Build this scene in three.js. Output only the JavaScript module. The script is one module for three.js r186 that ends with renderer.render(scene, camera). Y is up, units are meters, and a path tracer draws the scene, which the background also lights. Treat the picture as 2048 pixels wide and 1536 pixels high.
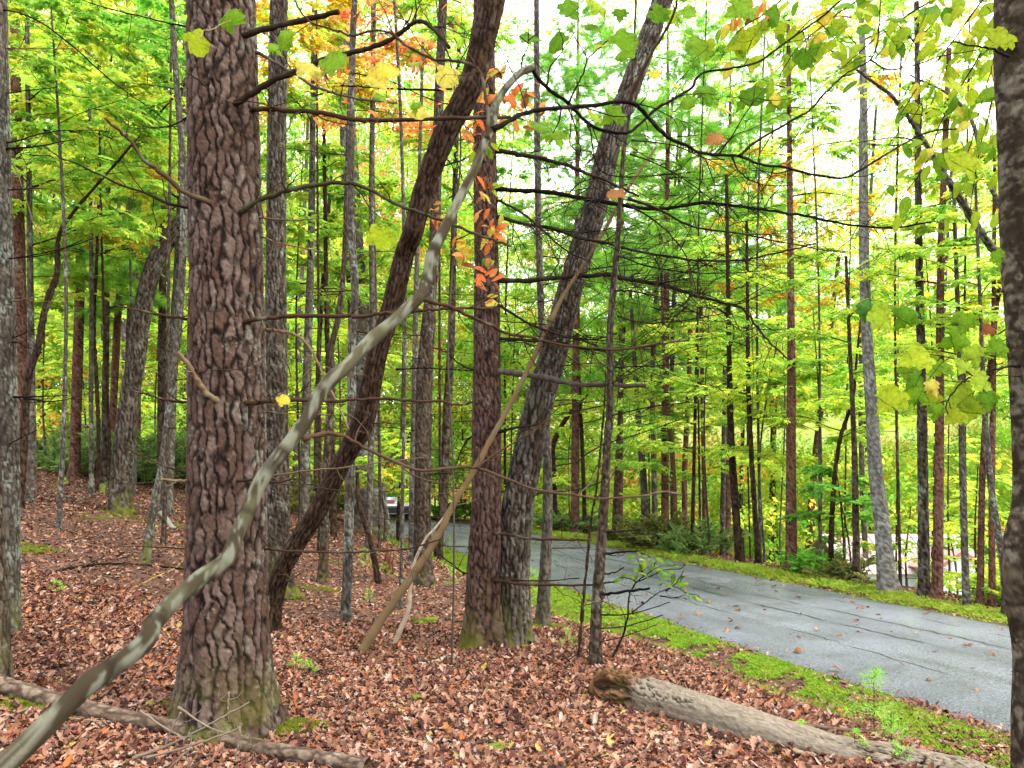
import * as THREE from 'three';

// ---------- camera, sky, sun, exposure ----------
const IW = 2048, IH = 1536, FPX = 1538, EYE = 1.6, PITCH = Math.atan((938 - 768) / FPX);
const scene = new THREE.Scene();
const camera = new THREE.PerspectiveCamera(2 * Math.atan(IH / 2 / FPX) * 180 / Math.PI, IW / IH, 0.05, 600);
camera.position.set(0, EYE, 0);
camera.rotation.x = PITCH;
camera.focus = 6;
camera.userData.fStop = 8;
const renderer = new THREE.WebGLRenderer({ antialias: true });
renderer.toneMapping = THREE.LinearToneMapping;
renderer.toneMappingExposure = 3.8;
renderer.shadowMap.enabled = true;
{ // one overcast sky, slightly brighter overhead
  const w = 64, h = 32, d = new Float32Array(w * h * 4);
  for (let y = 0; y < h; y++) for (let x = 0; x < w; x++) {
    const el = ((y + 0.5) / h - 0.5) * Math.PI, k = Math.max(0, Math.sin(el)), o = (y * w + x) * 4;
    const b = el > 0 ? 0.98 + 0.3 * k : 0.3;
    d[o] = b * (0.95 - 0.02 * k); d[o + 1] = b * 0.985; d[o + 2] = b * (1.015 + 0.02 * k); d[o + 3] = 1;
  }
  const t = new THREE.DataTexture(d, w, h, THREE.RGBAFormat, THREE.FloatType);
  t.mapping = THREE.EquirectangularReflectionMapping; t.magFilter = THREE.LinearFilter; t.needsUpdate = true;
  scene.background = t; scene.environment = t;
}
const sun = new THREE.DirectionalLight(new THREE.Color().setRGB(1, 0.94, 0.84), 1.5);
sun.position.set(24, 27, 0); sun.target.position.set(0, 0, -12);
sun.castShadow = true; sun.shadow.radius = 24; sun.shadow.mapSize.set(4096, 4096);
Object.assign(sun.shadow.camera, { left: -50, right: 50, top: 50, bottom: -50, near: 1, far: 120 });
scene.add(sun, sun.target);

// ---------- small helpers ----------
function rng(seed) { let a = seed >>> 0; return () => { a = (a + 0x6d2b79f5) | 0; let t = Math.imul(a ^ (a >>> 15), 1 | a); t = (t + Math.imul(t ^ (t >>> 7), 61 | t)) ^ t; return ((t ^ (t >>> 14)) >>> 0) / 4294967296; }; }
let R = rng(11);
const rr = (a, b) => a + (b - a) * R(), pick = (l) => l[Math.floor(R() * l.length)];
const clamp = (x, a, b) => x < a ? a : x > b ? b : x, mix = (a, b, t) => a + (b - a) * t;
const sst = (a, b, x) => { const t = clamp((x - a) / (b - a), 0, 1); return t * t * (3 - 2 * t); };
const mixc = (a, b, t) => [mix(a[0], b[0], t), mix(a[1], b[1], t), mix(a[2], b[2], t)];
const V = (x, y, z) => new THREE.Vector3(x, y, z);
function hsh(i, j, k) { let n = Math.imul(i | 0, 374761393) ^ Math.imul(j | 0, 668265263) ^ Math.imul(k | 0, 1274126177); n = Math.imul(n ^ (n >>> 13), 1103515245); n ^= n >>> 16; n = Math.imul(n, 2246822519); return ((n ^ (n >>> 15)) >>> 0) / 4294967296; }
function vn(x, y, z = 0) {
  const i = Math.floor(x), j = Math.floor(y), k = Math.floor(z); let u = x - i, v = y - j, w = z - k;
  u = u * u * (3 - 2 * u); v = v * v * (3 - 2 * v); w = w * w * (3 - 2 * w);
  const l = (kk) => mix(mix(hsh(i, j, kk), hsh(i + 1, j, kk), u), mix(hsh(i, j + 1, kk), hsh(i + 1, j + 1, kk), u), v);
  return mix(l(k), l(k + 1), w);
}
const fbm = (x, y, z = 0) => 0.5 * vn(x, y, z) + 0.3 * vn(x * 2.1, y * 2.1, z * 2.1 + 7) + 0.2 * vn(x * 4.3, y * 4.3, z * 4.3 + 3);

const used = new Map();
function numbered(name) { const n = used.get(name) || 0; used.set(name, n + 1); return n ? name + '_' + String(n).padStart(3, '0') : name; }
function thing(name, label, category, pos = V(0, 0, 0), group) {
  const o = new THREE.Group(); o.name = numbered(name); o.position.copy(pos); o.userData = { label, category };
  if (group) o.userData.group = group;
  scene.add(o); return o;
}
function part(name, geo, m, parent, label) {
  const o = new THREE.Mesh(geo, m); o.name = name; o.castShadow = o.receiveShadow = true;
  if (parent) { parent.add(o); } else scene.add(o);
  if (label) o.userData.label = label;
  return o;
}
// geometry collector; positions are relative to origin o
class Geo {
  constructor(o) { this.o = o || V(0, 0, 0); this.p = []; this.c = []; this.u = []; this.i = []; this.n = 0; }
  v(x, y, z, c, u = 0, w = 0) { this.p.push(x - this.o.x, y - this.o.y, z - this.o.z); this.c.push(c[0], c[1], c[2]); this.u.push(u, w); return this.n++; }
  t(a, b, c) { this.i.push(a, b, c); }
  build(seam) {
    const g = new THREE.BufferGeometry();
    g.setAttribute('position', new THREE.Float32BufferAttribute(this.p, 3));
    g.setAttribute('color', new THREE.Float32BufferAttribute(this.c, 3));
    g.setAttribute('uv', new THREE.Float32BufferAttribute(this.u, 2));
    g.setIndex(this.i); g.computeVertexNormals();
    if (seam) { // weld the normals along the seam of a trunk: rows of seam + 1 vertices
      const n = g.attributes.normal, q = V(0, 0, 0);
      for (let a = 0; a + seam < n.count; a += seam + 1) { q.set(n.getX(a) + n.getX(a + seam), n.getY(a) + n.getY(a + seam), n.getZ(a) + n.getZ(a + seam)).normalize(); n.setXYZ(a, q.x, q.y, q.z); n.setXYZ(a + seam, q.x, q.y, q.z); }
    }
    return g;
  }
}
const T1 = V(0, 0, 0), T2 = V(0, 0, 0);
// a limb: tapered tube without texture, colour per vertex, knobbly radius
function tube(g, pts, rads, segs, col, rough = 0) {
  let N = V(0, 0, 0), prev = null; const rows = pts.length; let first = g.n;
  for (let k = 0; k < rows; k++) {
    const a = pts[Math.max(0, k - 1)], b = pts[Math.min(rows - 1, k + 1)], T = b.clone().sub(a).normalize();
    if (!prev) { N.set(0.31, 0.2, 0.93).cross(T).normalize(); } else { N.addScaledVector(T, -N.dot(T)).normalize(); }
    prev = T; const B = T2.crossVectors(T, N);
    for (let j = 0; j < segs; j++) {
      const an = j / segs * 6.28318, r = rads[k] * (1 + rough * (hsh(k * 31 + j, g.n, 5) - 0.5)), cx = Math.cos(an) * r, sy = Math.sin(an) * r, p = pts[k];
      const c = typeof col === 'function' ? col(k / (rows - 1), j / segs, p) : col;
      g.v(p.x + N.x * cx + B.x * sy, p.y + N.y * cx + B.y * sy, p.z + N.z * cx + B.z * sy, c, j / segs, k);
    }
    if (k) for (let j = 0; j < segs; j++) { const s = first + (k - 1) * segs, e = (j + 1) % segs; g.t(s + j, s + e, s + segs + j); g.t(s + e, s + segs + e, s + segs + j); }
  }
  const l = first + (rows - 1) * segs; for (let j = 1; j < segs - 1; j++) { g.t(l, l + j, l + j + 1); g.t(first, first + j + 1, first + j); }
}
function smooth(pts, n) { return new THREE.CatmullRomCurve3(pts, false, 'centripetal').getPoints(n); }

// ---------- from the photograph's pixels to places ----------
const cp = Math.cos(PITCH), sp = Math.sin(PITCH);
function ray(x, y) { const a = (x - IW / 2) / FPX, b = -(y - IH / 2) / FPX; return V(a, b * cp + sp, b * sp - cp); }
const atZ = (x, y, z) => { const d = ray(x, y); return V(0, EYE, 0).addScaledVector(d, z / d.z); };   // the place on that sight line z metres ahead (z negative)
const sOf = (x, z) => 0.931 * x - 0.365 * z, tOf = (x, z) => -0.365 * x - 0.931 * z;                  // across the road, along the road
const stXZ = (s, t) => [0.931 * s - 0.365 * t, -(0.365 * s + 0.931 * t)];
const S0 = 6.6, S1 = 11.15;                                                                            // road edges
const ROADY = -0.7;
const bend = (t) => t > 22 ? -0.010 * (t - 22) * (t - 22) : 0;                                         // the road bends left far on
function height(x, z) {
  const t = tOf(x, z), s = sOf(x, z) - bend(t);
  const w = 0.3 * t - 0.9 * s, e = w - 1.9, sp_ = e > 8 ? e : Math.log(1 + Math.exp(e * 2)) / 2;
  let y = 2.9 * (1 - Math.exp(-0.27 * sp_ / 2.9)) * (1 - sst(3, 6.2, s));
  y += 0.05 * (fbm(x * 0.7, z * 0.7) - 0.5) * (1 - sst(5, 6.2, s)) + 0.16 * (fbm(x * 0.17 + 9, z * 0.17) - 0.5) * (1 - sst(4, 6, s));
  y += (ROADY - 0.02) * sst(3.2, 6.3, s) - 0.16 * Math.exp(-(((s - 5.35) / 0.55) ** 2)) + 0.05 * Math.exp(-(((s - 6.2) / 0.3) ** 2));
  if (s > 6.5 && s < 11.3) y -= 0.03;
  if (s > 11.3) { y += 0.04 * sst(11.2, 11.9, s) * (1 + vn(x, z)); const o = s - 12.4; if (o > 0) y -= 4.2 * (1 - Math.exp(-0.24 * o / 4.2 * Math.min(1, o))); if (o > 18) y += 0.10 * (o - 18) + 0.002 * (o - 18) ** 2 * (o < 60 ? 1 : 0); }
  return Math.min(y, 16);
}
function ground(px, py) { const d = ray(px, py), p = V(0, 0, 0); for (let k = 1.2; k < 90; k += 0.04 + k * 0.002) { p.set(0, EYE, 0).addScaledVector(d, k); if (p.y < height(p.x, p.z)) { p.y = height(p.x, p.z); return p; } } return p; }
const pxm = (z) => -z / FPX;                                                                           // metres per photograph pixel about z ahead
// polylines read off 2.926 times enlarged windows of the photograph: letter of the window, then x, y pairs
const WIN = { A: [0, 0], B: [680, 0], C: [1348, 0], D: [0, 500], E: [680, 500], F: [1348, 500], G: [0, 1011], H: [680, 1011], I: [1348, 1011] }, ZS = 2.9257;
function pl(...a) { const out = []; for (let k = 0; k < a.length; k += 2) { const o = WIN[a[k]], l = a[k + 1]; for (let j = 0; j < l.length; j += 2) out.push([o[0] + l[j] / ZS, o[1] + l[j + 1] / ZS]); } return out; }

// ---------- materials ----------
function noiseTexture(n, f, srgb) { const d = new Uint8Array(n * n * 4); for (let y = 0; y < n; y++) for (let x = 0; x < n; x++) { const v = f(x / n, y / n), o = (y * n + x) * 4, c = typeof v === 'number' ? [v, v, v] : v; for (let q = 0; q < 3; q++) d[o + q] = clamp(c[q], 0, 1) * 255; d[o + 3] = 255; } const t = new THREE.DataTexture(d, n, n, THREE.RGBAFormat); t.wrapS = t.wrapT = THREE.RepeatWrapping; t.magFilter = THREE.LinearFilter; t.needsUpdate = true; if (srgb) t.colorSpace = THREE.SRGBColorSpace; return t; }
// periodic noise for textures
function pn(x, y, n, s) { const i = Math.floor(x), j = Math.floor(y); let u = x - i, v = y - j; u = u * u * (3 - 2 * u); v = v * v * (3 - 2 * v); const h = (a, b) => hsh(((a % n) + n) % n, ((b % n) + n) % n, s); return mix(mix(h(i, j), h(i + 1, j), u), mix(h(i, j + 1), h(i + 1, j + 1), u), v); }
const grainMap = noiseTexture(256, (x, y) => 0.4 * pn(x * 64, y * 24, 64, 1) * 1 + 0.35 * pn(x * 32, y * 32, 32, 2) + 0.25 * pn(x * 128, y * 128, 128, 3));
grainMap.repeat.set(2.2, 2.2);
const MS = (o) => new THREE.MeshStandardMaterial({ roughness: 0.92, ...o });
const MD = (o) => new THREE.MeshPhysicalMaterial({ roughness: 1, specularIntensity: 0.16, ...o }); // dry, rough surfaces with little sheen
const barkM = MD({ vertexColors: true, bumpMap: grainMap, bumpScale: 0.004, name: 'bark' });
const twigM = MD({ vertexColors: true, name: 'twig' });
const leafM = (c, r = 1, tr = 0.5, sp = 0.1) => new THREE.MeshPhysicalMaterial({ color: c ? new THREE.Color().setRGB(...c) : 0xffffff, vertexColors: !c, roughness: r, transmission: tr, thickness: 0, side: THREE.DoubleSide, specularIntensity: sp, name: 'leaf' });
const crownM = leafM(null, 1, 0.56);
const needleM = leafM(null, 1, 0.3);
// ---------- bark ----------
function worley(u, v, nu, s) {
  const iu = Math.floor(u), iv = Math.floor(v); let f1 = 9, f2 = 9, id = 0, x1 = 0, y1 = 0, x2 = 0, y2 = 0;
  for (let b = -1; b <= 1; b++) for (let a = -1; a <= 1; a++) {
    const cu = iu + a, cv = iv + b, wu = ((cu % nu) + nu) % nu;
    const dx = cu + 0.08 + 0.84 * hsh(wu, cv, s) - u, dy = cv + 0.08 + 0.84 * hsh(wu, cv, s + 1) - v, d = dx * dx + dy * dy;
    if (d < f1) { f2 = f1; x2 = x1; y2 = y1; f1 = d; x1 = dx; y1 = dy; id = hsh(wu, cv, s + 2); } else if (d < f2) { f2 = d; x2 = dx; y2 = dy; }
  }
  const ex = x2 - x1, ey = y2 - y1; return [Math.sqrt(f1), Math.sqrt(f2), id, Math.abs(ey) / (Math.hypot(ex, ey) + 1e-6)];
}
const BARK = {
  pine: { cw: 0.058, ch: 0.17, D: 0.016, plate: [0.05242, 0.02995, 0.02153], plate2: [0.08892, 0.06084, 0.04961], fiss: [0.00432, 0.00252, 0.0018], lich: [0.144, 0.153, 0.117], la: 0.22, sharp: 0.42 },
  pine2: { cw: 0.040, ch: 0.12, D: 0.011, plate: [0.05803, 0.02995, 0.02153], plate2: [0.08237, 0.05148, 0.04118], fiss: [0.00576, 0.00288, 0.00216], lich: [0.126, 0.126, 0.099], la: 0.15, sharp: 0.45 },
  red: { cw: 0.05, ch: 0.09, D: 0.006, plate: [0.101, 0.04425, 0.02982], plate2: [0.1299, 0.06734, 0.05099], fiss: [0.0217, 0.00868, 0.0062], lich: [0.162, 0.153, 0.126], la: 0.12, sharp: 0.4 },
  oak: { cw: 0.040, ch: 0.20, D: 0.018, plate: [0.0416, 0.03016, 0.0208], plate2: [0.0884, 0.07488, 0.05928], fiss: [0.0056, 0.0036, 0.0024], lich: [0.165, 0.17, 0.135], la: 0.27, sharp: 0.5 },
  dark: { cw: 0.034, ch: 0.18, D: 0.014, plate: [0.0338, 0.01885, 0.01105], plate2: [0.0546, 0.0351, 0.0234], fiss: [0.006, 0.003, 0.002], lich: [0.0875, 0.08125, 0.05625], la: 0.12, sharp: 0.5 },
  grey: { cw: 0.032, ch: 0.10, D: 0.006, plate: [0.0572, 0.0455, 0.0338], plate2: [0.0975, 0.0832, 0.0663], fiss: [0.0186, 0.0155, 0.0124], lich: [0.2115, 0.225, 0.1845], la: 0.40, sharp: 0.45 },
  brown: { cw: 0.030, ch: 0.11, D: 0.008, plate: [0.04576, 0.03016, 0.01976], plate2: [0.078, 0.06032, 0.04472], fiss: [0.008, 0.0048, 0.0032], lich: [0.135, 0.14, 0.105], la: 0.24, sharp: 0.5 },
  log: { cw: 0.06, ch: 0.10, D: 0.003, plate: [0.0975, 0.065, 0.0429], plate2: [0.156, 0.1144, 0.0806], fiss: [0.04, 0.026, 0.018], lich: [0.2, 0.1875, 0.1375], la: 0.2, sharp: 0.6 },
  smooth: { cw: 0.12, ch: 0.05, D: 0.0016, plate: [0.03848, 0.0279, 0.01732], plate2: [0.07215, 0.0558, 0.03848], fiss: [0.01612, 0.01116, 0.00682], lich: [0.126, 0.1125, 0.0855], la: 0.45, sharp: 0.8 },
  ash: { cw: 0.035, ch: 0.11, D: 0.005, plate: [0.125, 0.115, 0.098], plate2: [0.19, 0.18, 0.16], fiss: [0.05, 0.045, 0.038], lich: [0.26, 0.265, 0.235], la: 0.36, sharp: 0.5 },
};
// a, h: metres round and up; returns how far out the bark stands and its colour
function barkAt(b, a, h, circ, s, out) {
  const nu = Math.max(4, Math.round(circ / b.cw)), k = nu / circ;
  let u = a * k, v = h / b.ch; const an = a / circ * 6.28318, wx = Math.cos(an) * circ / 6.283, wz = Math.sin(an) * circ / 6.283;
  const w1 = fbm(wx * 9 + s, h * 7, wz * 9), w2 = fbm(wx * 26, h * 16 + s, wz * 26);
  u += (w1 - 0.5) * 1.5 + (w2 - 0.5) * 0.5; v += (w2 - 0.5) * 0.7;
  const [f1, f2, id, hor] = worley(u, v, nu, s), e = f2 - f1 + 0.10 * (fbm(wx * 55, h * 40, wz * 55) - 0.5), wide = b.sharp * (0.55 + 0.9 * w1), crack = (1 - sst(wide * 0.22, wide * 0.8, e)) * (1 - 0.6 * sst(0.6, 0.95, hor) * sst(0.3, 0.6, w2));
  const fine = fbm(wx * 70, h * 60, wz * 70 + s), big = fbm(wx * 3.2 + s, h * 2.4, wz * 3.2);
  out.d = b.D * (-crack + 0.35 * (id - 0.5) * (1 - crack) + 0.55 * (fine - 0.5) * (1 - crack));
  let c = mixc(mixc(b.plate, b.plate2, sst(0.25, 0.8, 0.5 * id + 0.5 * fine)), b.fiss, crack * 0.92);
  const t = 0.5 + 0.95 * fine; c = [c[0] * t, c[1] * t, c[2] * t];
  const md = fbm(wx * 11 + s, h * 8, wz * 11), l = sst(0.60 - b.la * 0.26, 0.68 - b.la * 0.22, 0.34 * big + 0.36 * md + 0.30 * fine + 0.05 * Math.sin(an)) * (1 - crack);
  out.c = l > 0 ? mixc(c, b.lich, l * 0.75) : c; return out;
}
const bo = { d: 0, c: null };
// a trunk along places with radii; flare widens the foot, moss greens it
function trunkGeo(org, pts, rads, kind, { cell = 0.012, flare = 0.45, flareH = 0.22, moss = 0, seed = 1, lobes = 1 } = {}) {
  const b = BARK[kind], curve = new THREE.CatmullRomCurve3(pts, false, 'centripetal'), L = curve.getLength();
  const rm = rads.reduce((x, y) => x + y, 0) / rads.length, rows = Math.max(8, Math.ceil(L / (cell * 1.25))), segs = clamp(Math.round(6.283 * rm / cell), 9, 280);
  const cum = [0]; for (let k = 1; k < pts.length; k++) cum.push(cum[k - 1] + pts[k].distanceTo(pts[k - 1]));
  const P = curve.getPoints(400), CL = [0]; for (let k = 1; k <= 400; k++) CL.push(CL[k - 1] + P[k].distanceTo(P[k - 1]));
  const g = new Geo(org), circ = 6.283 * rm; let q = 0; const ph = seed * 1.7, N = V(0, 0, 0), B = V(0, 0, 0), T = V(0, 0, 0), c = V(0, 0, 0);
  const big = seed * 13.7;
  for (let k = 0; k <= rows; k++) {
    const s = k / rows * CL[400]; while (q < 399 && CL[q + 1] < s) q++;
    c.lerpVectors(P[q], P[q + 1], clamp((s - CL[q]) / Math.max(1e-6, CL[q + 1] - CL[q]), 0, 1));
    const q0 = Math.max(0, q - 3), q1 = Math.min(400, q + 4); T.subVectors(P[q1], P[q0]).normalize();
    N.set(T.y, -T.x, 0).normalize(); B.crossVectors(T, N);
    const f = s / CL[400] * cum[cum.length - 1]; let m = 0; while (m < cum.length - 2 && cum[m + 1] < f) m++;
    const r0 = mix(rads[m], rads[m + 1], sst(cum[m], cum[m + 1], f));
    for (let j = 0; j <= segs; j++) {
      const an = (j % segs) / segs * 6.28318, a = (j % segs) / segs * circ;
      barkAt(b, a, s, circ, Math.floor(seed * 17), bo);
      const hs = Math.max(0, s - 0.25), fl = flare * Math.exp(-hs / flareH) * (1 + lobes * (0.42 * Math.sin(an * 3 + ph) + 0.25 * Math.sin(an * 5 + 2 * ph)));
      const r = r0 * (1 + fl + 0.05 * (fbm(Math.cos(an) * 1.3 + big, s * 1.6, Math.sin(an) * 1.3) - 0.5)) + bo.d;
      let col = bo.c; const mm = moss ? moss * Math.exp(-hs / 0.2) * sst(0.35, 0.6, fbm(Math.cos(an) * 2 + big, s * 7, Math.sin(an) * 2)) * 1.6 : 0;
      if (mm > 0.02) col = mixc(col, [0.075 + 0.04 * vn(a * 200, s * 200), 0.10, 0.012], Math.min(0.9, mm));
      const x = Math.cos(an) * r, y = Math.sin(an) * r;
      g.v(c.x + N.x * x + B.x * y, c.y + N.y * x + B.y * y, c.z + N.z * x + B.z * y, col, a, s);
    }
  }
  const w = segs + 1; for (let k = 0; k < rows; k++) for (let j = 0; j < segs; j++) { const o = k * w + j; g.t(o, o + w, o + 1); g.t(o + 1, o + w, o + w + 1); }
  const geo = g.build(segs); return geo;
}

// ---------- terrain ----------
const soil = noiseTexture(512, (x, y) => 0.55 + 0.45 * (0.4 * pn(x * 16, y * 16, 16, 21) + 0.3 * pn(x * 64, y * 64, 64, 22) + 0.3 * pn(x * 256, y * 256, 256, 23)));
const groundM = MD({ vertexColors: true, map: soil, bumpMap: soil, bumpScale: 0.03 });
// how green the verge is at s across and t along: two ribbons of grass with a dirt rut between them
function green(x, z) {
  const t = tOf(x, z), s = sOf(x, z) - bend(t), n = fbm(x * 1.3 + 5, z * 1.3), m = fbm(x * 4, z * 4 + 3) * 0.7 + fbm(x * 11, z * 11) * 0.3;
  const a = Math.exp(-(((s - 5.9 + 0.15 * Math.sin(t * 0.6)) / 0.44) ** 2)) * sst(0.43, 0.57, n * 0.4 + m * 0.6) * 1.3 * sst(3.6, 5.2, t + 1.5 * (n - 0.5)), b = Math.exp(-(((s - 4.25 + 0.1 * Math.sin(t * 0.8)) / 0.24) ** 2)) * sst(0.44, 0.55, m * 0.55 + n * 0.45) * 1.1;
  const d = Math.exp(-(((s - 4.85) / 0.5) ** 2)) * sst(0.42, 0.56, m * 0.5 + n * 0.5) * (1 - sst(3.5, 5, t)); const c = Math.exp(-(((s - 11.55) / 0.26) ** 2)) * sst(0.3, 0.6, m * 0.5 + n * 0.5);
  return clamp(Math.max(a, b, c, d), 0, 1);
}
{
  const g = new Geo(), ax = [], az = [];
  for (let k = -60; k <= 60; k++) ax.push(Math.sign(k) * (Math.abs(k) * 0.16 + Math.pow(Math.abs(k) / 60, 4) * 290));
  for (let k = -24; k <= 150; k++) az.push(k < 0 ? k * 0.25 * (1 + Math.pow(k / 24, 4) * 14) : k * 0.17 + Math.pow(k / 150, 5) * 260);
  for (const d of az) for (const x of ax) {
    const z = -d, y = height(x, z), t = tOf(x, z), s = sOf(x, z) - bend(t), n = fbm(x * 0.9, z * 0.9), gr = green(x, z);
    let c = mixc([0.085, 0.044, 0.029], [0.14, 0.078, 0.054], n);
    c = mixc(c, [0.042, 0.028, 0.022], 0.75 * Math.exp(-(((s - 5.0) / 0.28) ** 2)) * sst(0.4, 0.6, fbm(x * 2, z * 2)));
    c = mixc(c, [0.06, 0.10, 0.012], gr * 0.8);
    if (s > 13) c = mixc(c, [0.22, 0.27, 0.04], sst(14, 24, s) * 0.8);
    g.v(x, y, z, c, x * 0.6, z * 0.6);
  }
  const w = ax.length; for (let k = 0; k < az.length - 1; k++) for (let j = 0; j < w - 1; j++) { const o = k * w + j; g.t(o, o + 1, o + w); g.t(o + 1, o + w + 1, o + w); }
  var groundMesh = part('ground', g.build(), groundM); groundMesh.userData = { kind: 'structure', label: 'woodland floor of brown fallen leaves sloping to the road' };
}
// ---------- the road ----------
{
  const n = 1024, col = document.createElement('canvas'); col.width = 512; col.height = n; const x = col.getContext('2d');
  const im = x.createImageData(512, n), rg = new Uint8Array(512 * n * 4);
  for (let j = 0; j < n; j++) for (let i = 0; i < 512; i++) {
    const u = i / 512, v = j / n, o = (j * 512 + i) * 4;
    const grit = hsh(i, j, 7), g2 = pn(u * 256, v * 512, 512, 8), blot = 0.6 * pn(u * 4, v * 8, 8, 9) + 0.4 * pn(u * 16, v * 16, 16, 10);
    const track = Math.exp(-(((u - 0.3) / 0.09) ** 2)) + Math.exp(-(((u - 0.72) / 0.09) ** 2)), edge = sst(0.90, 1, u) + sst(0.10, 0, u);
    let c = 0.150 + 0.12 * (grit - 0.5) + 0.07 * (g2 - 0.5) + 0.10 * (blot - 0.5) + 0.03 * track - 0.03 * edge - 0.035 * Math.exp(-(((u - 0.5) / 0.06) ** 2)) * pn(v * 16, 3, 16, 41);
    // long seams that wander along the lane
    let cr = 0; for (const [u0, am, sd, wd] of [[0.47, 0.012, 31, 0.006], [0.62, 0.02, 32, 0.0045], [0.25, 0.018, 33, 0.0035], [0.80, 0.01, 34, 0.003]]) { const uc = u0 + am * Math.sin(v * 6.2832 + sd) + 0.006 * (pn(v * 64, sd, 64, sd) - 0.5) * 2; cr = Math.max(cr, (1 - sst(wd * 0.5, wd * 1.8, Math.abs(u - uc))) * sst(0.25, 0.5, pn(v * 16, sd + 3, 16, 4))); }
    let bd = 0; for (const [u0, am, sd] of [[0.47, 0.012, 31], [0.62, 0.02, 32], [0.33, 0.03, 35]]) { const uc = u0 + am * Math.sin(v * 6.2832 + sd); bd = Math.max(bd, Math.exp(-(((u - uc) / 0.022) ** 2)) * sst(0.35, 0.7, pn(v * 12 + sd * 7, u * 3, 12, 6))); }
    c = c * (1 - 0.85 * cr) * (1 - 0.22 * bd) * (1 - 0.16 * sst(0.55, 0.8, pn(u * 6, v * 24, 24, 15)));
    const st = Math.sqrt(clamp(c, 0.02, 1)); im.data[o] = st * 245; im.data[o + 1] = st * 250; im.data[o + 2] = Math.min(255, st * 269); im.data[o + 3] = 255;
    const ro = clamp(0.52 + 0.3 * (grit - 0.5) + 0.35 * (blot - 0.5) + 0.12 * edge - 0.10 * track + cr * 0.3, 0.25, 1);
    rg[o] = clamp(0.5 + 0.5 * (grit - 0.5) + 0.5 * (g2 - 0.5) - cr * 0.5, 0, 1) * 255; rg[o + 1] = ro * 255; rg[o + 2] = 0; rg[o + 3] = 255;
  }
  x.putImageData(im, 0, 0);
  const map = new THREE.CanvasTexture(col); map.colorSpace = THREE.SRGBColorSpace; map.wrapS = map.wrapT = THREE.RepeatWrapping;
  const ex = new THREE.DataTexture(rg, 512, n, THREE.RGBAFormat); ex.wrapS = ex.wrapT = THREE.RepeatWrapping; ex.magFilter = THREE.LinearFilter; ex.needsUpdate = true;
  const m = MS({ map, roughnessMap: ex, bumpMap: ex, bumpScale: 0.008, roughness: 0.66, metalness: 0 });
  const g = new Geo(), w = 12; let k = 0;
  for (let t = -30; t < 75; t += 0.25, k++) {
    const l = 0.13 * (fbm(t * 1.1, 3.3) - 0.5) + 0.10 * (fbm(t * 4, 9) - 0.5), r = 0.10 * (fbm(t * 1.3, 8.8) - 0.5) + 0.06 * (fbm(t * 5, 2) - 0.5);
    for (let j = 0; j <= w; j++) { const f = j / w, s = mix(S0 + l, S1 + r, f) + bend(t), p = stXZ(s, t); g.v(p[0], ROADY + 0.035 * (1 - (2 * f - 1) ** 2) + 0.004 + (f === 0 || f === 1 ? -0.03 : 0) + 0.02 * (fbm(p[0] * 0.5, p[1] * 0.5) - 0.5), p[1], [1, 1, 1], f, t / 9.2); }
    if (k) for (let j = 0; j < w; j++) { const o = (k - 1) * (w + 1) + j; g.t(o, o + w + 1, o + 1); g.t(o + 1, o + w + 1, o + w + 2); }
  }
  var roadMesh = part('road', g.build(), m); roadMesh.userData = { kind: 'structure', label: 'narrow damp grey asphalt lane curving away between the woods' };
}
// ---------- limbs, twigs, leaves ----------
const COL = {
  dead: [0.020, 0.0125, 0.008], dark: [0.008, 0.0055, 0.004], tan: [0.105, 0.070, 0.038], pale: [0.19, 0.145, 0.10], green: [0.030, 0.026, 0.011], grey: [0.055, 0.046, 0.036], brown: [0.034, 0.018, 0.010],
};
function twigCol(c, s = 0) { return (f, j, p) => { const n = fbm(p.x * 60 + s, p.y * 60, p.z * 60), k = 0.6 + 0.8 * n, l = sst(0.62, 0.72, fbm(p.x * 18, p.y * 18 + s, p.z * 18)) * 0.45; return mixc([c[0] * k, c[1] * k, c[2] * k], [0.14, 0.15, 0.11], l * (c[0] < 0.03 ? 0.3 : 0.7)); }; }
const anyDir = () => V(R() - 0.5, R() - 0.5, R() - 0.5).normalize();
// a bare side twig with its own side twigs
function twig(g, from, dir, len, r, col, depth = 1) {
  const n = 4, pts = [from.clone()], d = dir.clone(); let p = from.clone();
  for (let k = 0; k < n; k++) { d.addScaledVector(anyDir(), 0.42).normalize(); p = p.clone().addScaledVector(d, len / n); pts.push(p); if (depth > 0 && k > 0 && R() < 0.6) twig(g, p, d.clone().addScaledVector(anyDir(), 1.0).normalize(), len * rr(0.3, 0.55), r * 0.6, col, depth - 1); }
  tube(g, pts, pts.map((_, k) => r * (1 - 0.75 * k / n)), 4, col);
}
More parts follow.
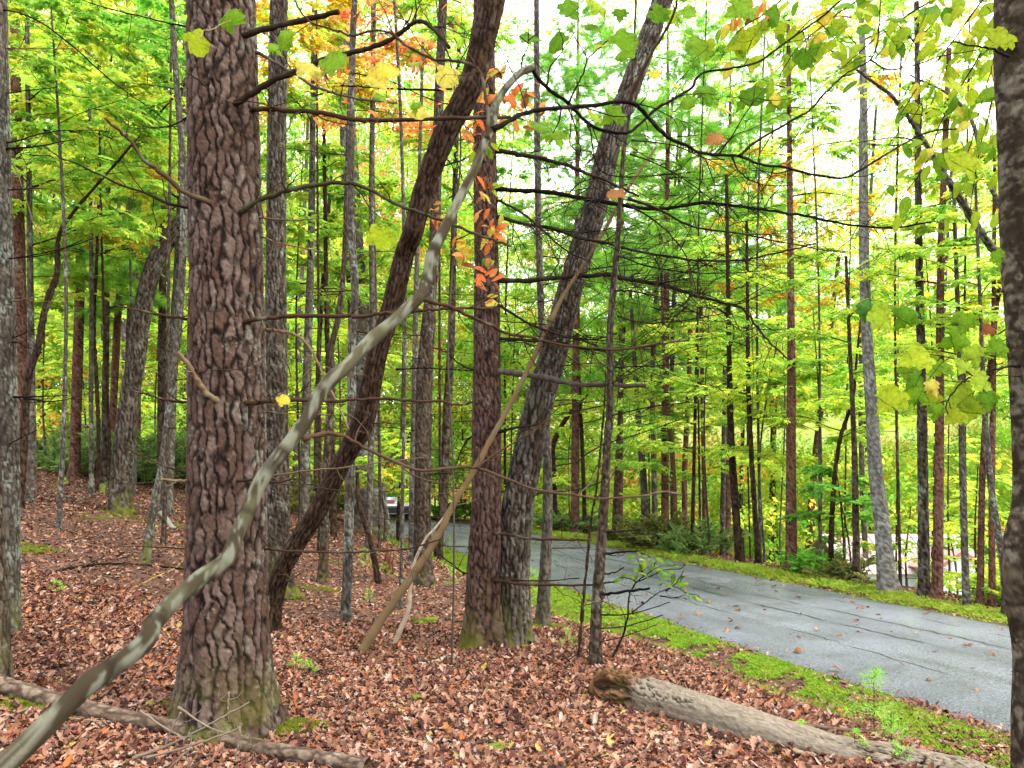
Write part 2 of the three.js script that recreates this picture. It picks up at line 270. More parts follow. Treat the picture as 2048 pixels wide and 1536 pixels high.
// a bare branch along photograph points; widths are in enlarged pixels
function branch(o, px, w0, w1, z0, z1, { c = COL.dead, tw = 3, tl = 0.3, name = 'branch', m = twigM, kink = 1, label, fan = 0 } = {}) {
  const P = []; for (let k = 0; k < px.length; k++) P.push(atZ(px[k][0], px[k][1], mix(z0, z1, k / (px.length - 1))));
  if (o.axis) { const [a, r] = onAxis(o, P[0].y); if (Math.hypot(a.x - P[0].x, a.z - P[0].z) < r * 1.6) P.unshift(P[0].clone().lerp(a, 0.55)); } // rooted in the trunk
  return limb(o, P, w0 / ZS / 2 * pxm(z0) * 0.98, w1 / ZS / 2 * pxm(z1) * 1.1, { c, tw: Math.round(tw * 1.5),  tl, name, m, kink, label, fan });
}
function limb(o, P, r0, r1, { c = COL.dead, tw = 3, tl = 0.3, name = 'branch', m = twigM, kink = 1, label, tip = 0.7, fan = 0 } = {}) {
  const g = new Geo(o.position), n = Math.max(6, P.length * 5), pts = smooth(P, n), s = R() * 50, col = twigCol(c, s), up = V(0, 0, 0);
  for (let k = 1; k < n; k++) pts[k].add(up.set(vn(k * 0.9, s) - 0.5, vn(k * 0.9, s + 9) - 0.5, vn(k * 0.9, s + 20) - 0.5).multiplyScalar(kink * (r0 * 0.45 + 0.004)));
  const rads = pts.map((_, k) => Math.max(0.0012, mix(r0, r1, Math.pow(k / n, tip)) * (k === 0 ? 1.35 : 1) * (0.88 + 0.26 * hsh(k, s * 9, 2))));
  tube(g, pts, rads, r0 > 0.012 ? 10 : 6, col, 0.14);
  for (let k = 0; k < tw; k++) { const i = 1 + Math.floor(rr(0.12, 0.95) * (n - 1)), T = pts[i].clone().sub(pts[i - 1]).normalize(), d = T.multiplyScalar(rr(0.4, 1.1)).addScaledVector(anyDir(), 0.9).normalize(); twig(g, pts[i], d, tl * rr(0.4, 1.3), clamp(rads[i] * 0.5, 0.0018, 0.006), col, 1); }
  for (let k = 0; k < fan; k++) {
    const i = 1 + Math.floor(rr(0.15, 0.85) * (n - 1)), T = pts[i].clone().sub(pts[i - 1]).normalize(), d = T.clone().addScaledVector(anyDir(), 0.55).normalize(), q = [pts[i].clone()], l = rr(0.5, 1.3); let p = pts[i].clone();
    for (let j = 1; j <= 7; j++) { d.addScaledVector(anyDir(), 0.22); d.y -= 0.05; d.normalize(); p = p.clone().addScaledVector(d, l / 7); q.push(p); if (R() < 0.75) twig(g, p, d.clone().addScaledVector(anyDir(), 0.8).normalize(), rr(0.12, 0.45), 0.0019, col, 1); }
    tube(g, q, q.map((_, j) => 0.0042 * (1 - 0.72 * j / 7)), 4, col);
  }
  return part(name, g.build(), m, o, label);
}
// colours of foliage: [share, r, g, b]
const PAL = {
  yg: [[4, 0.432, 0.64, 0.0832], [3, 0.272, 0.528, 0.0686], [2, 0.64, 0.704, 0.0915], [1, 0.16, 0.352, 0.0458]],
  lime: [[4, 0.544, 0.736, 0.0957], [3, 0.736, 0.8, 0.104], [2, 0.352, 0.608, 0.079]],
  green: [[4, 0.192, 0.48, 0.0624], [3, 0.128, 0.336, 0.0437], [2, 0.32, 0.576, 0.0749]],
  gold: [[3, 0.725, 0.609, 0.0792], [2, 0.551, 0.609, 0.0792], [1, 0.797, 0.377, 0.049]],
  orange: [[4, 0.80, 0.34, 0.13], [3, 0.84, 0.46, 0.18], [2, 0.56, 0.52, 0.07], [1, 0.70, 0.22, 0.09]],
  laurel: [[4, 0.15, 0.25, 0.07], [2, 0.24, 0.37, 0.09], [1, 0.36, 0.44, 0.2]],
  pine: [[4, 0.24, 0.50, 0.055], [2, 0.36, 0.60, 0.07], [1, 0.15, 0.36, 0.08]],
  shade: [[3, 0.15, 0.20, 0.05], [2, 0.22, 0.22, 0.08], [1, 0.32, 0.32, 0.07]],
};
for (const k in PAL) { let s = 0; PAL[k].sum = PAL[k].reduce((a, b) => a + b[0], 0); }
function leafCol(pal) { let x = R() * pal.sum, q = pal[0]; for (const l of pal) { x -= l[0]; if (x <= 0) { q = l; break; } } const b = rr(0.75, 1.25); return [q[1] * b * rr(0.9, 1.1), q[2] * b, q[3] * b]; }
const _s = V(0, 0, 0), _n = V(0, 0, 0);
// a small folded leaf
function leaf(g, p, d, n, len, wid, c) {
  _s.crossVectors(d, n).normalize(); _n.crossVectors(_s, d).normalize();
  const f = wid * 0.25, a = g.v(p.x, p.y, p.z, c), m = 0.45 * len, dr = -0.12 * len;
  const l = g.v(p.x + d.x * m + _s.x * wid / 2 + _n.x * f, p.y + d.y * m + _s.y * wid / 2 + _n.y * f, p.z + d.z * m + _s.z * wid / 2 + _n.z * f, c);
  const r = g.v(p.x + d.x * m - _s.x * wid / 2 + _n.x * f, p.y + d.y * m - _s.y * wid / 2 + _n.y * f, p.z + d.z * m - _s.z * wid / 2 + _n.z * f, c);
  const t = g.v(p.x + d.x * len + _n.x * dr, p.y + d.y * len + _n.y * dr, p.z + d.z * len + _n.z * dr, c);
  g.t(a, l, t); g.t(a, t, r);
}
// leafy twigs: three kinds, one unit long, with leaves in a flat layer; copies of them make up the crowns
const TWIG = [0, 1, 2].map((v) => {
  R = rng(900 + v); const g = new Geo(), n = 7 + v, up = V(0, 1, 0);
  for (let j = 0; j <= n; j++) for (const sd of j === n ? [0] : [-1, 1]) {
    const f = 0.12 + 0.86 * j / n, p = V(f + rr(-0.03, 0.03), -0.10 * f * f + rr(-0.03, 0.03), 0), d = V(rr(0.4, 1), rr(-0.45, 0.1), sd * rr(0.6, 1.2)).normalize(), z = rr(0.20, 0.34), w = z * rr(0.5, 0.68), b = rr(0.7, 1.3), c = [b * rr(0.85, 1.15), b, b * 0.9];
    const nn = V(rr(-0.5, 0.5), 1, rr(-0.5, 0.5)).normalize(); _s.crossVectors(d, nn).normalize(); nn.crossVectors(_s, d).normalize();
    const at = (l, x, h) => g.v(p.x + d.x * l + _s.x * x + nn.x * h, p.y + d.y * l + _s.y * x + nn.y * h, p.z + d.z * l + _s.z * x + nn.z * h, c);
    const q = [at(0, 0, 0), at(0.3 * z, w * 0.45, w * 0.18), at(0.65 * z, w * 0.42, w * 0.14), at(z, 0, -0.12 * z), at(0.65 * z, -w * 0.42, w * 0.14), at(0.3 * z, -w * 0.45, w * 0.18)];
    g.t(q[0], q[1], q[2]); g.t(q[0], q[2], q[3]); g.t(q[0], q[3], q[4]); g.t(q[0], q[4], q[5]);
  }
  return g.build();
});
const _m = new THREE.Matrix4(), _c = new THREE.Color(), _S = V(0, 0, 0), _U = V(0, 1, 0), _N = V(0, 0, 0);
class Twigs {
  constructor(o) { this.o = o; this.m = []; this.c = []; }
  put(p, d, len, pal, flat = 0.4, thick = 1) {
    _N.set((R() - 0.5) * flat * 1.6, 1, (R() - 0.5) * flat * 1.6); _S.crossVectors(d, _N).normalize(); _N.crossVectors(_S, d).normalize();
    _m.makeBasis(_v1.copy(d).multiplyScalar(len), _v2.copy(_N).multiplyScalar(len), _v3.copy(_S).multiplyScalar(len * thick)); _m.setPosition(p.x - this.o.position.x, p.y - this.o.position.y, p.z - this.o.position.z);
    this.m.push(_m.clone()); const c = leafCol(pal); this.c.push(c);
  }
  build(name, mat) { const t = new THREE.InstancedMesh(TWIG[Math.floor(R() * 3)], mat, this.m.length); this.m.forEach((m, k) => { t.setMatrixAt(k, m); t.setColorAt(k, _c.setRGB(...this.c[k])); }); t.name = name; t.userData = { kind: 'stuff' }; t.castShadow = t.receiveShadow = true; this.o.add(t); return t; }
}
const _v1 = V(0, 0, 0), _v2 = V(0, 0, 0), _v3 = V(0, 0, 0);
// leafy twigs along a limb, in a flat layer
function spray(tw, pts, pal, { len = 0.4, gap = 0.07, from = 0.2, flat = 0.4, dens = 1 } = {}) {
  let side = 1, tot = 0, run = 0; for (let k = 1; k < pts.length; k++) tot += pts[k].distanceTo(pts[k - 1]);
  const D = V(0, 0, 0), S = V(0, 0, 0), up = V(0, 1, 0);
  for (let k = 1; k < pts.length; k++) {
    const seg = pts[k].distanceTo(pts[k - 1]); D.subVectors(pts[k], pts[k - 1]).normalize(); S.crossVectors(D, up).normalize();
    for (let s = 0; s < seg; s += gap) {
      const f = (run + s) / tot; if (f < from || R() > dens) continue; side = -side;
      tw.put(pts[k - 1].clone().lerp(pts[k], s / seg).add(V(rr(-0.04, 0.04), rr(-0.06, 0.06), rr(-0.04, 0.04))), D.clone().multiplyScalar(rr(0.4, 1.1)).addScaledVector(S, side * rr(0.4, 1)).addScaledVector(up, rr(-0.35, 0.2)).normalize(), len * rr(0.6, 1.15) * (1.15 - 0.5 * f), pal, flat);
    }
    run += seg;
  }
}
// a bundle of needles
function tuft(g, p, d, len, cnt, w, pal) { const q = V(0, 0, 0), s = V(0, 0, 0); for (let k = 0; k < cnt; k++) { q.copy(d).multiplyScalar(0.7).addScaledVector(anyDir(), 1.1).normalize(); s.crossVectors(q, anyDir()).normalize().multiplyScalar(w / 2); const c = leafCol(pal), a = g.v(p.x + s.x, p.y + s.y, p.z + s.z, c), b = g.v(p.x - s.x, p.y - s.y, p.z - s.z, c), t = g.v(p.x + q.x * len, p.y + q.y * len - 0.15 * len, p.z + q.z * len, c); g.t(a, b, t); } }

const NEEDLES = [0, 1].map((v) => { R = rng(950 + v); const g = new Geo(), one = Object.assign([[1, 1, 1, 1]], { sum: 1 }); for (let k = 0; k < 3; k++) tuft(g, V(k * 0.3, 0, 0), V(1, 0.1, 0), 1, 13, 0.06, one); return g.build(); });
// ---------- trees ----------
// p: points [x, y, width] of the trunk in the photograph from its foot up; D: distance where the foot is hidden
function tree({ name = 'tree', label, cat = 'tree', group, p, D, bark = 'brown', flare = 0.4, moss = 0, over = 2.5, dz = 0, seed, fine = 1.35, crown, cell, lobes = 1, flareH }) {
  if (D && p[0][0] > 560) for (let k = 0; k < 400; k++) { const q = atZ(p[0][0], p[0][1], -D), s = sOf(q.x, q.z) - bend(tOf(q.x, q.z)); if (s < 6 || s > 12.25 + 0.4 * vn(p[0][0], 3)) break; const k2 = (D + 0.15) / D; D += 0.15; } // none on the road
  const base = D ? atZ(p[0][0], p[0][1], -D) : ground(p[0][0], p[0][1]); base.y = height(base.x, base.z);
  const o = thing(name, label, cat, base.clone(), group), z = base.z, n = p.length;
  const pts = [], rads = []; pts.push(V(base.x, base.y - 0.25, base.z)); rads.push(p[0][2] / 2 * pxm(z));
  for (let k = D ? 0 : 1; k < n; k++) { const q = atZ(p[k][0], p[k][1], z + dz * k / (n - 1)); if (q.y > base.y + 0.25) { pts.push(q); rads.push(p[k][2] / 2 * pxm(z)); } }
  if (over) { const a = pts[pts.length - 2], b = pts[pts.length - 1]; pts.push(b.clone().addScaledVector(b.clone().sub(a).normalize(), over)); rads.push(rads[rads.length - 1] * 0.85); }
  seed = seed ?? Math.floor(R() * 900);
  cell = cell ?? Math.max(0.0072, -z / 769 * fine);
  o.userData.z = undefined; delete o.userData.z;
  part('trunk', trunkGeo(base, pts, rads, bark, { cell, flare, moss, seed, lobes, flareH: flareH ?? Math.max(0.16, rads[0] * 1.1) }), barkM, o);
  o.axis = { pts, rads, z };
  if (crown) for (const c of [].concat(crown)) addCrown(o, c);
  return o;
}
function onAxis(o, y) { const { pts, rads } = o.axis; for (let k = 1; k < pts.length; k++) if (pts[k].y >= y || k === pts.length - 1) { const f = clamp((y - pts[k - 1].y) / (pts[k].y - pts[k - 1].y), 0, 1.2); return [pts[k - 1].clone().lerp(pts[k], f), mix(rads[k - 1], rads[k], clamp(f, 0, 1))]; } }
// limbs with leafy twigs between two photograph rows
function addCrown(o, { y0, y1, n, L, pal, size = 0.08, dens = 1, twLen = 0.45, el = [0.1, 0.6], az, droop = 0.25, pine, flat = 0.45, name = 'crown', sub = 4 }) {
  const w = new Geo(o.position), z = o.axis.z, a0 = atZ(1024, y1, z).y, a1 = atZ(1024, y0, z).y, g = pine ? new Geo(o.position) : null, tw = new Twigs(o);
  const far = Math.max(1, -z / 14), len = size * 4.2, gap = 0.085 * Math.sqrt(far);
  for (let k = 0; k < n; k++) {
    const f = (k + R()) / n, y = mix(a0, a1, f), [b, r] = onAxis(o, y), an = az ? rr(az[0], az[1]) : k * 2.4 + rr(-0.5, 0.5), e = rr(el[0], el[1]), ln = L * rr(0.55, 1.1) * (1 - 0.35 * f);
    const d = V(Math.cos(an) * Math.cos(e), Math.sin(e), -Math.sin(an) * Math.cos(e)), P = [b];
    for (let j = 1; j <= 4; j++) P.push(b.clone().addScaledVector(d, ln * j / 4).add(V(rr(-0.06, 0.06) * ln, -droop * ln * (j / 4) ** 2 + rr(-0.03, 0.03) * ln, rr(-0.06, 0.06) * ln)));
    const pts = smooth(P, 10); tube(w, pts, pts.map((_, j) => Math.max(0.004, Math.min(r * 0.35, ln * 0.011) * (1 - 0.85 * j / 10))), 5, twigCol(COL.dead, k));
    if (pine) {
      for (let j = 3; j <= 10; j++) for (let q = 0; q < pine; q++) {
        const s = pts[j], dd = pts[j].clone().sub(pts[j - 1]).normalize().multiplyScalar(rr(0.2, 0.9)).addScaledVector(V(rr(-1, 1), rr(-0.25, 0.3), rr(-1, 1)).normalize(), 0.9).normalize(), tl = twLen * rr(0.4, 1.2);
        tube(w, [s, s.clone().addScaledVector(dd, tl)], [0.004, 0.002], 3, COL.dead);
        for (let t = 0.35; t <= 1.01; t += 0.22) tw.put(s.clone().addScaledVector(dd, tl * t), dd, size * rr(0.8, 1.25), pal, 2);
      }
    } else {
      spray(tw, pts, pal, { len, gap, dens, flat, from: 0.15 });
      for (let q = 0; q < sub; q++) {
        const j = 2 + Math.floor(R() * 7), s = pts[j], sl = ln * rr(0.25, 0.5) * (1.1 - j / 14), dd = pts[j].clone().sub(pts[j - 1]).normalize().multiplyScalar(0.7).add(V(-d.z, rr(-0.15, 0.25), d.x).multiplyScalar(q % 2 ? 1 : -1)).normalize(), sp2 = smooth([s, s.clone().addScaledVector(dd, sl * 0.5), s.clone().addScaledVector(dd, sl).add(V(0, -0.12 * sl, 0))], 5);
        tube(w, sp2, sp2.map((_, i) => 0.006 * (1 - i / 7)), 4, COL.dead); spray(tw, sp2, pal, { len, gap, dens, flat, from: 0.1 });
      }
    }
  }
  part('limb', w.build(), twigM, o);
  if (pine) { const t = tw.build(name, needleM); t.geometry = NEEDLES[Math.floor(R() * 2)]; } else tw.build(name, crownM);
}
// ---------- the near trees ----------
const bigPine = tree({ name: 'pine_tree', label: 'thickest pine trunk with deep plated bark and a mossy flared foot behind the lichened sapling', p: [[457, 1462, 168], [453, 1340, 160], [453, 1180, 155], [454, 1011, 152], [454, 760, 150], [452, 525, 145], [447, 250, 143], [443, 0, 141]], bark: 'pine', flare: 0.36, flareH: 0.26, moss: 0.38, seed: 3, fine: 1.25 });
const straightPine = tree({ name: 'pine_tree', label: 'straight reddish pine trunk standing close in front of the thick right-leaning trunk', p: [[965, 1297, 74], [967, 1148, 66], [973, 1011, 60], [973, 842, 59], [974, 670, 55], [973, 500, 51], [970, 308, 49], [968, 0, 45]], bark: 'pine2', flare: 0.45, flareH: 0.2, moss: 0.4, seed: 5, lobes: 1.2 });
const leanTree = tree({ name: 'oak_tree', label: 'thick grey-brown trunk leaning right, foot touching the straight reddish pine', p: [[1026, 1291, 67], [1028, 1113, 65.1], [1036, 1011, 64.2], [1056, 910, 63.2], [1078, 808, 61.4], [1108, 705, 57.7], [1134, 603, 55.8], [1163, 500, 53.9], [1191, 410, 53], [1224, 273, 50.2], [1262, 171, 46.5], [1300, 68, 46.5], [1325, 0, 46.5]], bark: 'oak', flare: 0.28, moss: 0.4, seed: 8, lobes: 1.3, dz: -0.5 });
const darkLean = tree({ name: 'leaning_tree', label: 'dark crooked trunk leaning right, rising from behind the thickest pine', p: [[531, 1264, 41.4], [547, 1199, 38.5], [564, 1141, 37], [598, 1079, 36.3], [632, 1028, 36.3], [672, 948, 37], [703, 890, 38.5], [724, 850, 42.6], [738, 790, 38.5], [756, 705, 36.1], [786, 603, 36.1], [812, 500, 36.1], [824, 470, 35], [850, 376, 38], [888, 273, 41], [941, 171, 42.6], [984, 0, 47.1]], bark: 'dark', flare: 0.3, seed: 12, dz: 1.5 });
const behindPine = tree({ name: 'oak_tree', label: 'upright furrowed grey trunk half hidden behind the right side of the thickest pine', p: [[557, 1194, 52], [555, 1011, 48], [552, 670, 44], [552, 500, 41], [554, 250, 40], [558, 0, 38]], bark: 'oak', flare: 0.5, moss: 1, seed: 15 });
const lichenTree = tree({ name: 'maple_tree', label: 'lichen-spotted grey trunk cut by the left edge of the view, farther of two', p: [[8, 1272, 64], [4, 1000, 62], [0, 700, 58], [-8, 400, 56], [-16, 0, 56]], bark: 'grey', flare: 0.15, moss: 0.5, seed: 17 });
const edgeTree = tree({ name: 'oak_tree', label: 'brown furrowed trunk at the very left edge, in front of the lichen-spotted trunk', p: [[-22, 1372, 84], [-26, 1250, 76], [-36, 1011, 72], [-62, 600, 66], [-90, 200, 60]], bark: 'brown', flare: 0.12, moss: 0.3, seed: 19 });
const curveTree = tree({ name: 'curved_tree', label: 'curved grey-brown trunk bending right as it rises from the leafy slope', p: [[238, 1026, 44], [247, 900, 40], [260, 790, 37], [275, 705, 36], [285, 620, 36], [300, 555, 36], [318, 508, 36], [345, 468, 35], [378, 425, 34], [412, 360, 32], [440, 250, 30]], bark: 'oak', flare: 0.25, moss: 0.7, seed: 22, over: 1 });
const midTree = tree({ name: 'tulip_tree', label: 'upright brown-grey trunk standing between the big flared grey trunk and the straight reddish pine', p: [[849, 1172, 44], [845, 1090, 36], [845, 1011, 34], [847, 842, 34], [850, 740, 34], [855, 671, 31], [862, 580, 25], [868, 500, 23], [876, 250, 21], [884, 50, 19]], bark: 'brown', flare: 0.3, seed: 25, moss: 0.2 });
const flaredTree = tree({ name: 'oak_tree', label: 'massive grey trunk with a wide flared foot beside the distant car', p: [[741, 1064, 62], [738, 980, 58], [733, 880, 54], [722, 700, 46], [706, 450, 38], [690, 150, 32]], bark: 'grey', flare: 0.55, flareH: 0.55, seed: 28, moss: 0.3 });
const slimTree = tree({ name: 'maple_tree', label: 'slender straight grey trunk with tan foot, left of the massive flared trunk', p: [[688, 1246, 20], [695, 1148, 20], [698, 1045, 19], [703, 842, 19], [704, 671, 18], [710, 585, 17], [704, 478, 16], [702, 239, 14], [709, 0, 12]], bark: 'grey', flare: 0.2, seed: 31 });
const thinPost = tree({ name: 'maple_tree', label: 'thin dark trunk just left of the slender straight sapling, forked high up', p: [[643, 1165, 21], [649, 1079, 19], [648, 1011, 18], [655, 900, 17], [664, 760, 15], [662, 700, 14], [676, 637, 13], [688, 530, 12], [694, 350, 10]], bark: 'brown', flare: 0.25, seed: 33, moss: 0.4 });
const roadTree = tree({ name: 'oak_tree', label: 'lichened medium trunk beside the road edge, just right of the leaning grey-brown trunk', p: [[1085, 1251, 29], [1088, 1190, 25], [1092, 1110, 23], [1095, 1011, 20], [1094, 900, 18], [1088, 750, 16], [1078, 500, 14], [1075, 300, 14], [1073, 0, 12]], bark: 'grey', flare: 0.35, seed: 36, moss: 0.3 });
const stubPine = tree({ name: 'young_pine_tree', label: 'slender dead-branched pine with bare stubs at the blunt end of the fallen log', p: [[1188, 1334, 26], [1193, 1216, 23], [1201, 1113, 22], [1208, 1011, 20], [1214, 900, 17], [1220, 808, 16], [1220, 671, 15], [1227, 568, 14], [1234, 500, 13], [1240, 410, 12], [1247, 307, 10], [1257, 239, 8], [1266, 120, 6], [1272, 0, 5]], bark: 'brown', flare: 0.25, seed: 38, over: 0.6 });
const blackStem = tree({ name: 'dead_sapling_tree', label: 'thin black bare stem rising just left of the dead-branched young pine', p: [[1150, 1323, 8], [1162, 1250, 8], [1172, 1148, 7], [1182, 1045, 7], [1193, 979, 6], [1203, 876, 5], [1210, 790, 4], [1212, 740, 3]], bark: 'dark', flare: 0.1, seed: 41, over: 0, cell: 0.01 });
const poleTree = tree({ name: 'dead_sapling_tree', label: 'short dark dead stem leaning left, near the foot of the mid tree', p: [[762, 1168, 14], [748, 1113, 13], [735, 1062, 11], [718, 1008, 10], [714, 944, 8]], bark: 'dark', flare: 0.1, seed: 43, over: 0 });
const rightTree = tree({ name: 'maple_tree', label: 'smooth dark mottled trunk cut by the right edge, with a leafy twig', p: [[2075, 1760, 110], [2086, 1455, 106], [2090, 1318, 108], [2078, 1216, 112], [2068, 1148, 112], [2070, 1100, 112], [2086, 1013, 108], [2085, 876, 106], [2078, 739, 106], [2068, 602, 106], [2060, 500, 106], [2054, 307, 106], [2046, 120, 108], [2046, 0, 108]], D: 3.0, bark: 'smooth', flare: 0, seed: 47, cell: 0.0055, over: 1.5 });
const slimLeft = tree({ name: 'maple_tree', label: 'thin pale grey trunk leaning right just left of the thickest pine, mossy at its foot', p: [[287, 1122, 18], [308, 1011, 15], [322, 940, 14], [340, 800, 13], [358, 650, 13], [366, 500, 14], [366, 330, 14], [352, 150, 13], [344, 20, 12]], bark: 'grey', flare: 0.2, seed: 50, moss: 0.8 });

// ---------- bare branches read off the photograph ----------
const zMain = bigPine.axis.z;
const B = (o, dzf, dz1, w0, w1, px, opt) => branch(o, px, w0, w1, o.axis.z + dzf, o.axis.z + dz1, opt);
R = rng(101);
{
  const o = bigPine, f = 0.2, s = 0.02;
  B(o, s, 0.3, 15, 5, pl('A', [1095, 157, 860, 105, 640, 50, 450, -10]), { c: COL.dark, tw: 4 });
  B(o, 0.15, 0.4, 42, 30, pl('A', [1480, 188, 1640, 150, 1800, 110, 1980, 70]), { tw: 1 });
  B(o, f, 0.55, 48, 20, pl('A', [1405, 590, 1500, 530, 1600, 470, 1700, 430, 1900, 350], 'B', [120, 295, 200, 270, 330, 210, 420, 140, 490, 130, 560, 180, 640, 280]), { tw: 6 });
  B(o, 0.06, 0.5, 36, 20, pl('A', [1520, 635, 1700, 650, 1850, 655, 2048, 695], 'B', [150, 705, 400, 700, 700, 690, 1000, 685]), { c: COL.brown, tw: 5 });
  B(o, 0, 0.25, 16, 5, pl('A', [1115, 678, 1050, 715, 980, 740, 880, 750, 820, 725]), { c: COL.dark, tw: 1 });
  B(o, f, 0.6, 46, 12, pl('A', [1240, 1187, 1060, 1110, 930, 1000, 840, 930, 740, 800, 690, 760, 610, 690]), { c: [0.05, 0.032, 0.017], tw: 3, tl: 0.2 });
  B(o, 0.02, 0.4, 24, 6, pl('A', [1120, 1217, 1000, 1195, 850, 1130, 700, 1080, 540, 1000, 450, 960, 350, 920, 250, 850]), { tw: 7 });
  B(o, f, 0.5, 38, 14, pl('A', [1430, 1225, 1500, 1180, 1600, 1145, 1700, 1110, 1850, 1080, 2048, 1070], 'B', [80, 1075, 200, 1120, 300, 1180, 450, 1240, 600, 1290, 700, 1330, 850, 1390, 1000, 1440]), { c: COL.green, tw: 7 });
  B(o, 0, 0.3, 20, 8, pl('A', [1530, 1275, 1700, 1290, 1860, 1280]), { c: COL.tan, tw: 1 });
  B(o, 0, 0.3, 15, 6, pl('A', [1530, 1385, 1620, 1420, 1760, 1450, 1900, 1475]), { c: COL.tan, tw: 1 });
  B(o, 0, 0.4, 26, 10, pl('A', [1495, 308, 1620, 370, 1720, 430, 1850, 510, 2048, 570], 'B', [200, 590, 330, 600]), { c: COL.grey, tw: 4 });
  B(o, 0.02, 0.3, 24, 9, pl('D', [1120, 405, 950, 380, 800, 350, 665, 320]), { c: COL.brown, tw: 1 });
  B(o, f, 0.5, 34, 14, pl('D', [1470, 412, 1600, 395, 1750, 385, 1950, 385, 2048, 385], 'E', [100, 390, 250, 370, 400, 365, 550, 345, 700, 340, 890, 345]), { c: COL.brown, tw: 5 });
  B(o, 0, 0.4, 26, 9, pl('D', [1535, 465, 1650, 475, 1770, 520, 1840, 620, 1890, 720, 1950, 850, 2040, 1050]), { c: COL.tan, tw: 3 });
  B(o, f, 0.35, 42, 22, pl('D', [1295, 892, 1200, 830, 1150, 750, 1100, 670, 1040, 600]), { c: COL.tan, tw: 1, tl: 0.1 });
  B(o, 0.24, 0.3, 7, 4, pl('D', [1150, 720, 1280, 700, 1400, 695, 1500, 650, 1620, 580]), { c: COL.brown, tw: 1 });
  B(o, 0.02, 0.3, 24, 9, pl('D', [1120, 896, 950, 870, 770, 820]), { c: COL.brown, tw: 1 });
  B(o, 0.2, 0.6, 34, 10, pl('D', [1470, 895, 1600, 880, 1750, 880, 1900, 885, 2048, 880], 'E', [200, 870, 400, 880, 600, 890, 700, 905, 770, 890]), { c: COL.brown, tw: 6 });
  B(o, 0, 0.3, 12, 6, pl('D', [1535, 945, 1700, 960, 1950, 965]), { c: COL.tan, tw: 1 });
  B(o, 0, 0.3, 17, 7, pl('D', [1115, 1313, 980, 1270, 800, 1190, 720, 1150]), { c: COL.brown, tw: 1 });
  B(o, 0.1, 0.3, 24, 13, pl('D', [1150, 1355, 1050, 1350, 940, 1345]), { c: COL.tan, tw: 1, tl: 0.1 });
  B(o, 0.2, 0.35, 24, 7, pl('D', [1390, 1350, 1500, 1345, 1600, 1360, 1730, 1340]), { tw: 1, tl: 0.1 });
  B(o, 0, 0.5, 16, 6, pl('D', [1540, 1325, 1800, 1290, 2048, 1270], 'E', [200, 1250, 490, 1215]), { c: COL.tan, tw: 3 });
  B(o, 0, 0.4, 11, 5, pl('D', [1530, 1358, 1620, 1365, 1800, 1385, 2048, 1410]), { c: COL.brown, tw: 2 });
  B(o, 0, 0.3, 15, 5, pl('G', [1140, 255, 950, 245, 700, 235]), { c: COL.brown, tw: 2 });
  B(o, 0, 0.5, 17, 8, pl('G', [1510, 252, 1700, 265, 2048, 275], 'H', [200, 265, 350, 260, 450, 240, 600, 190]), { c: COL.brown, tw: 3 });
  B(o, f, 0.24, 30, 8, pl('A', [1230, 100, 1180, 50, 1140, 0]), { tw: 0 });
  B(o, f, 0.25, 22, 5, pl('A', [1215, 515, 1150, 460, 1100, 430]), { tw: 0 });
}
{
  const o = darkLean;
  B(o, 0.1, 0.3, 15, 7, pl('G', [1565, 490, 1680, 440, 1780, 385]), { c: COL.tan, tw: 1 });
  B(o, -0.1, 0.2, 12, 6, pl('E', [330, 700, 500, 690, 640, 700, 780, 705]), { c: COL.dark, tw: 3 });
}
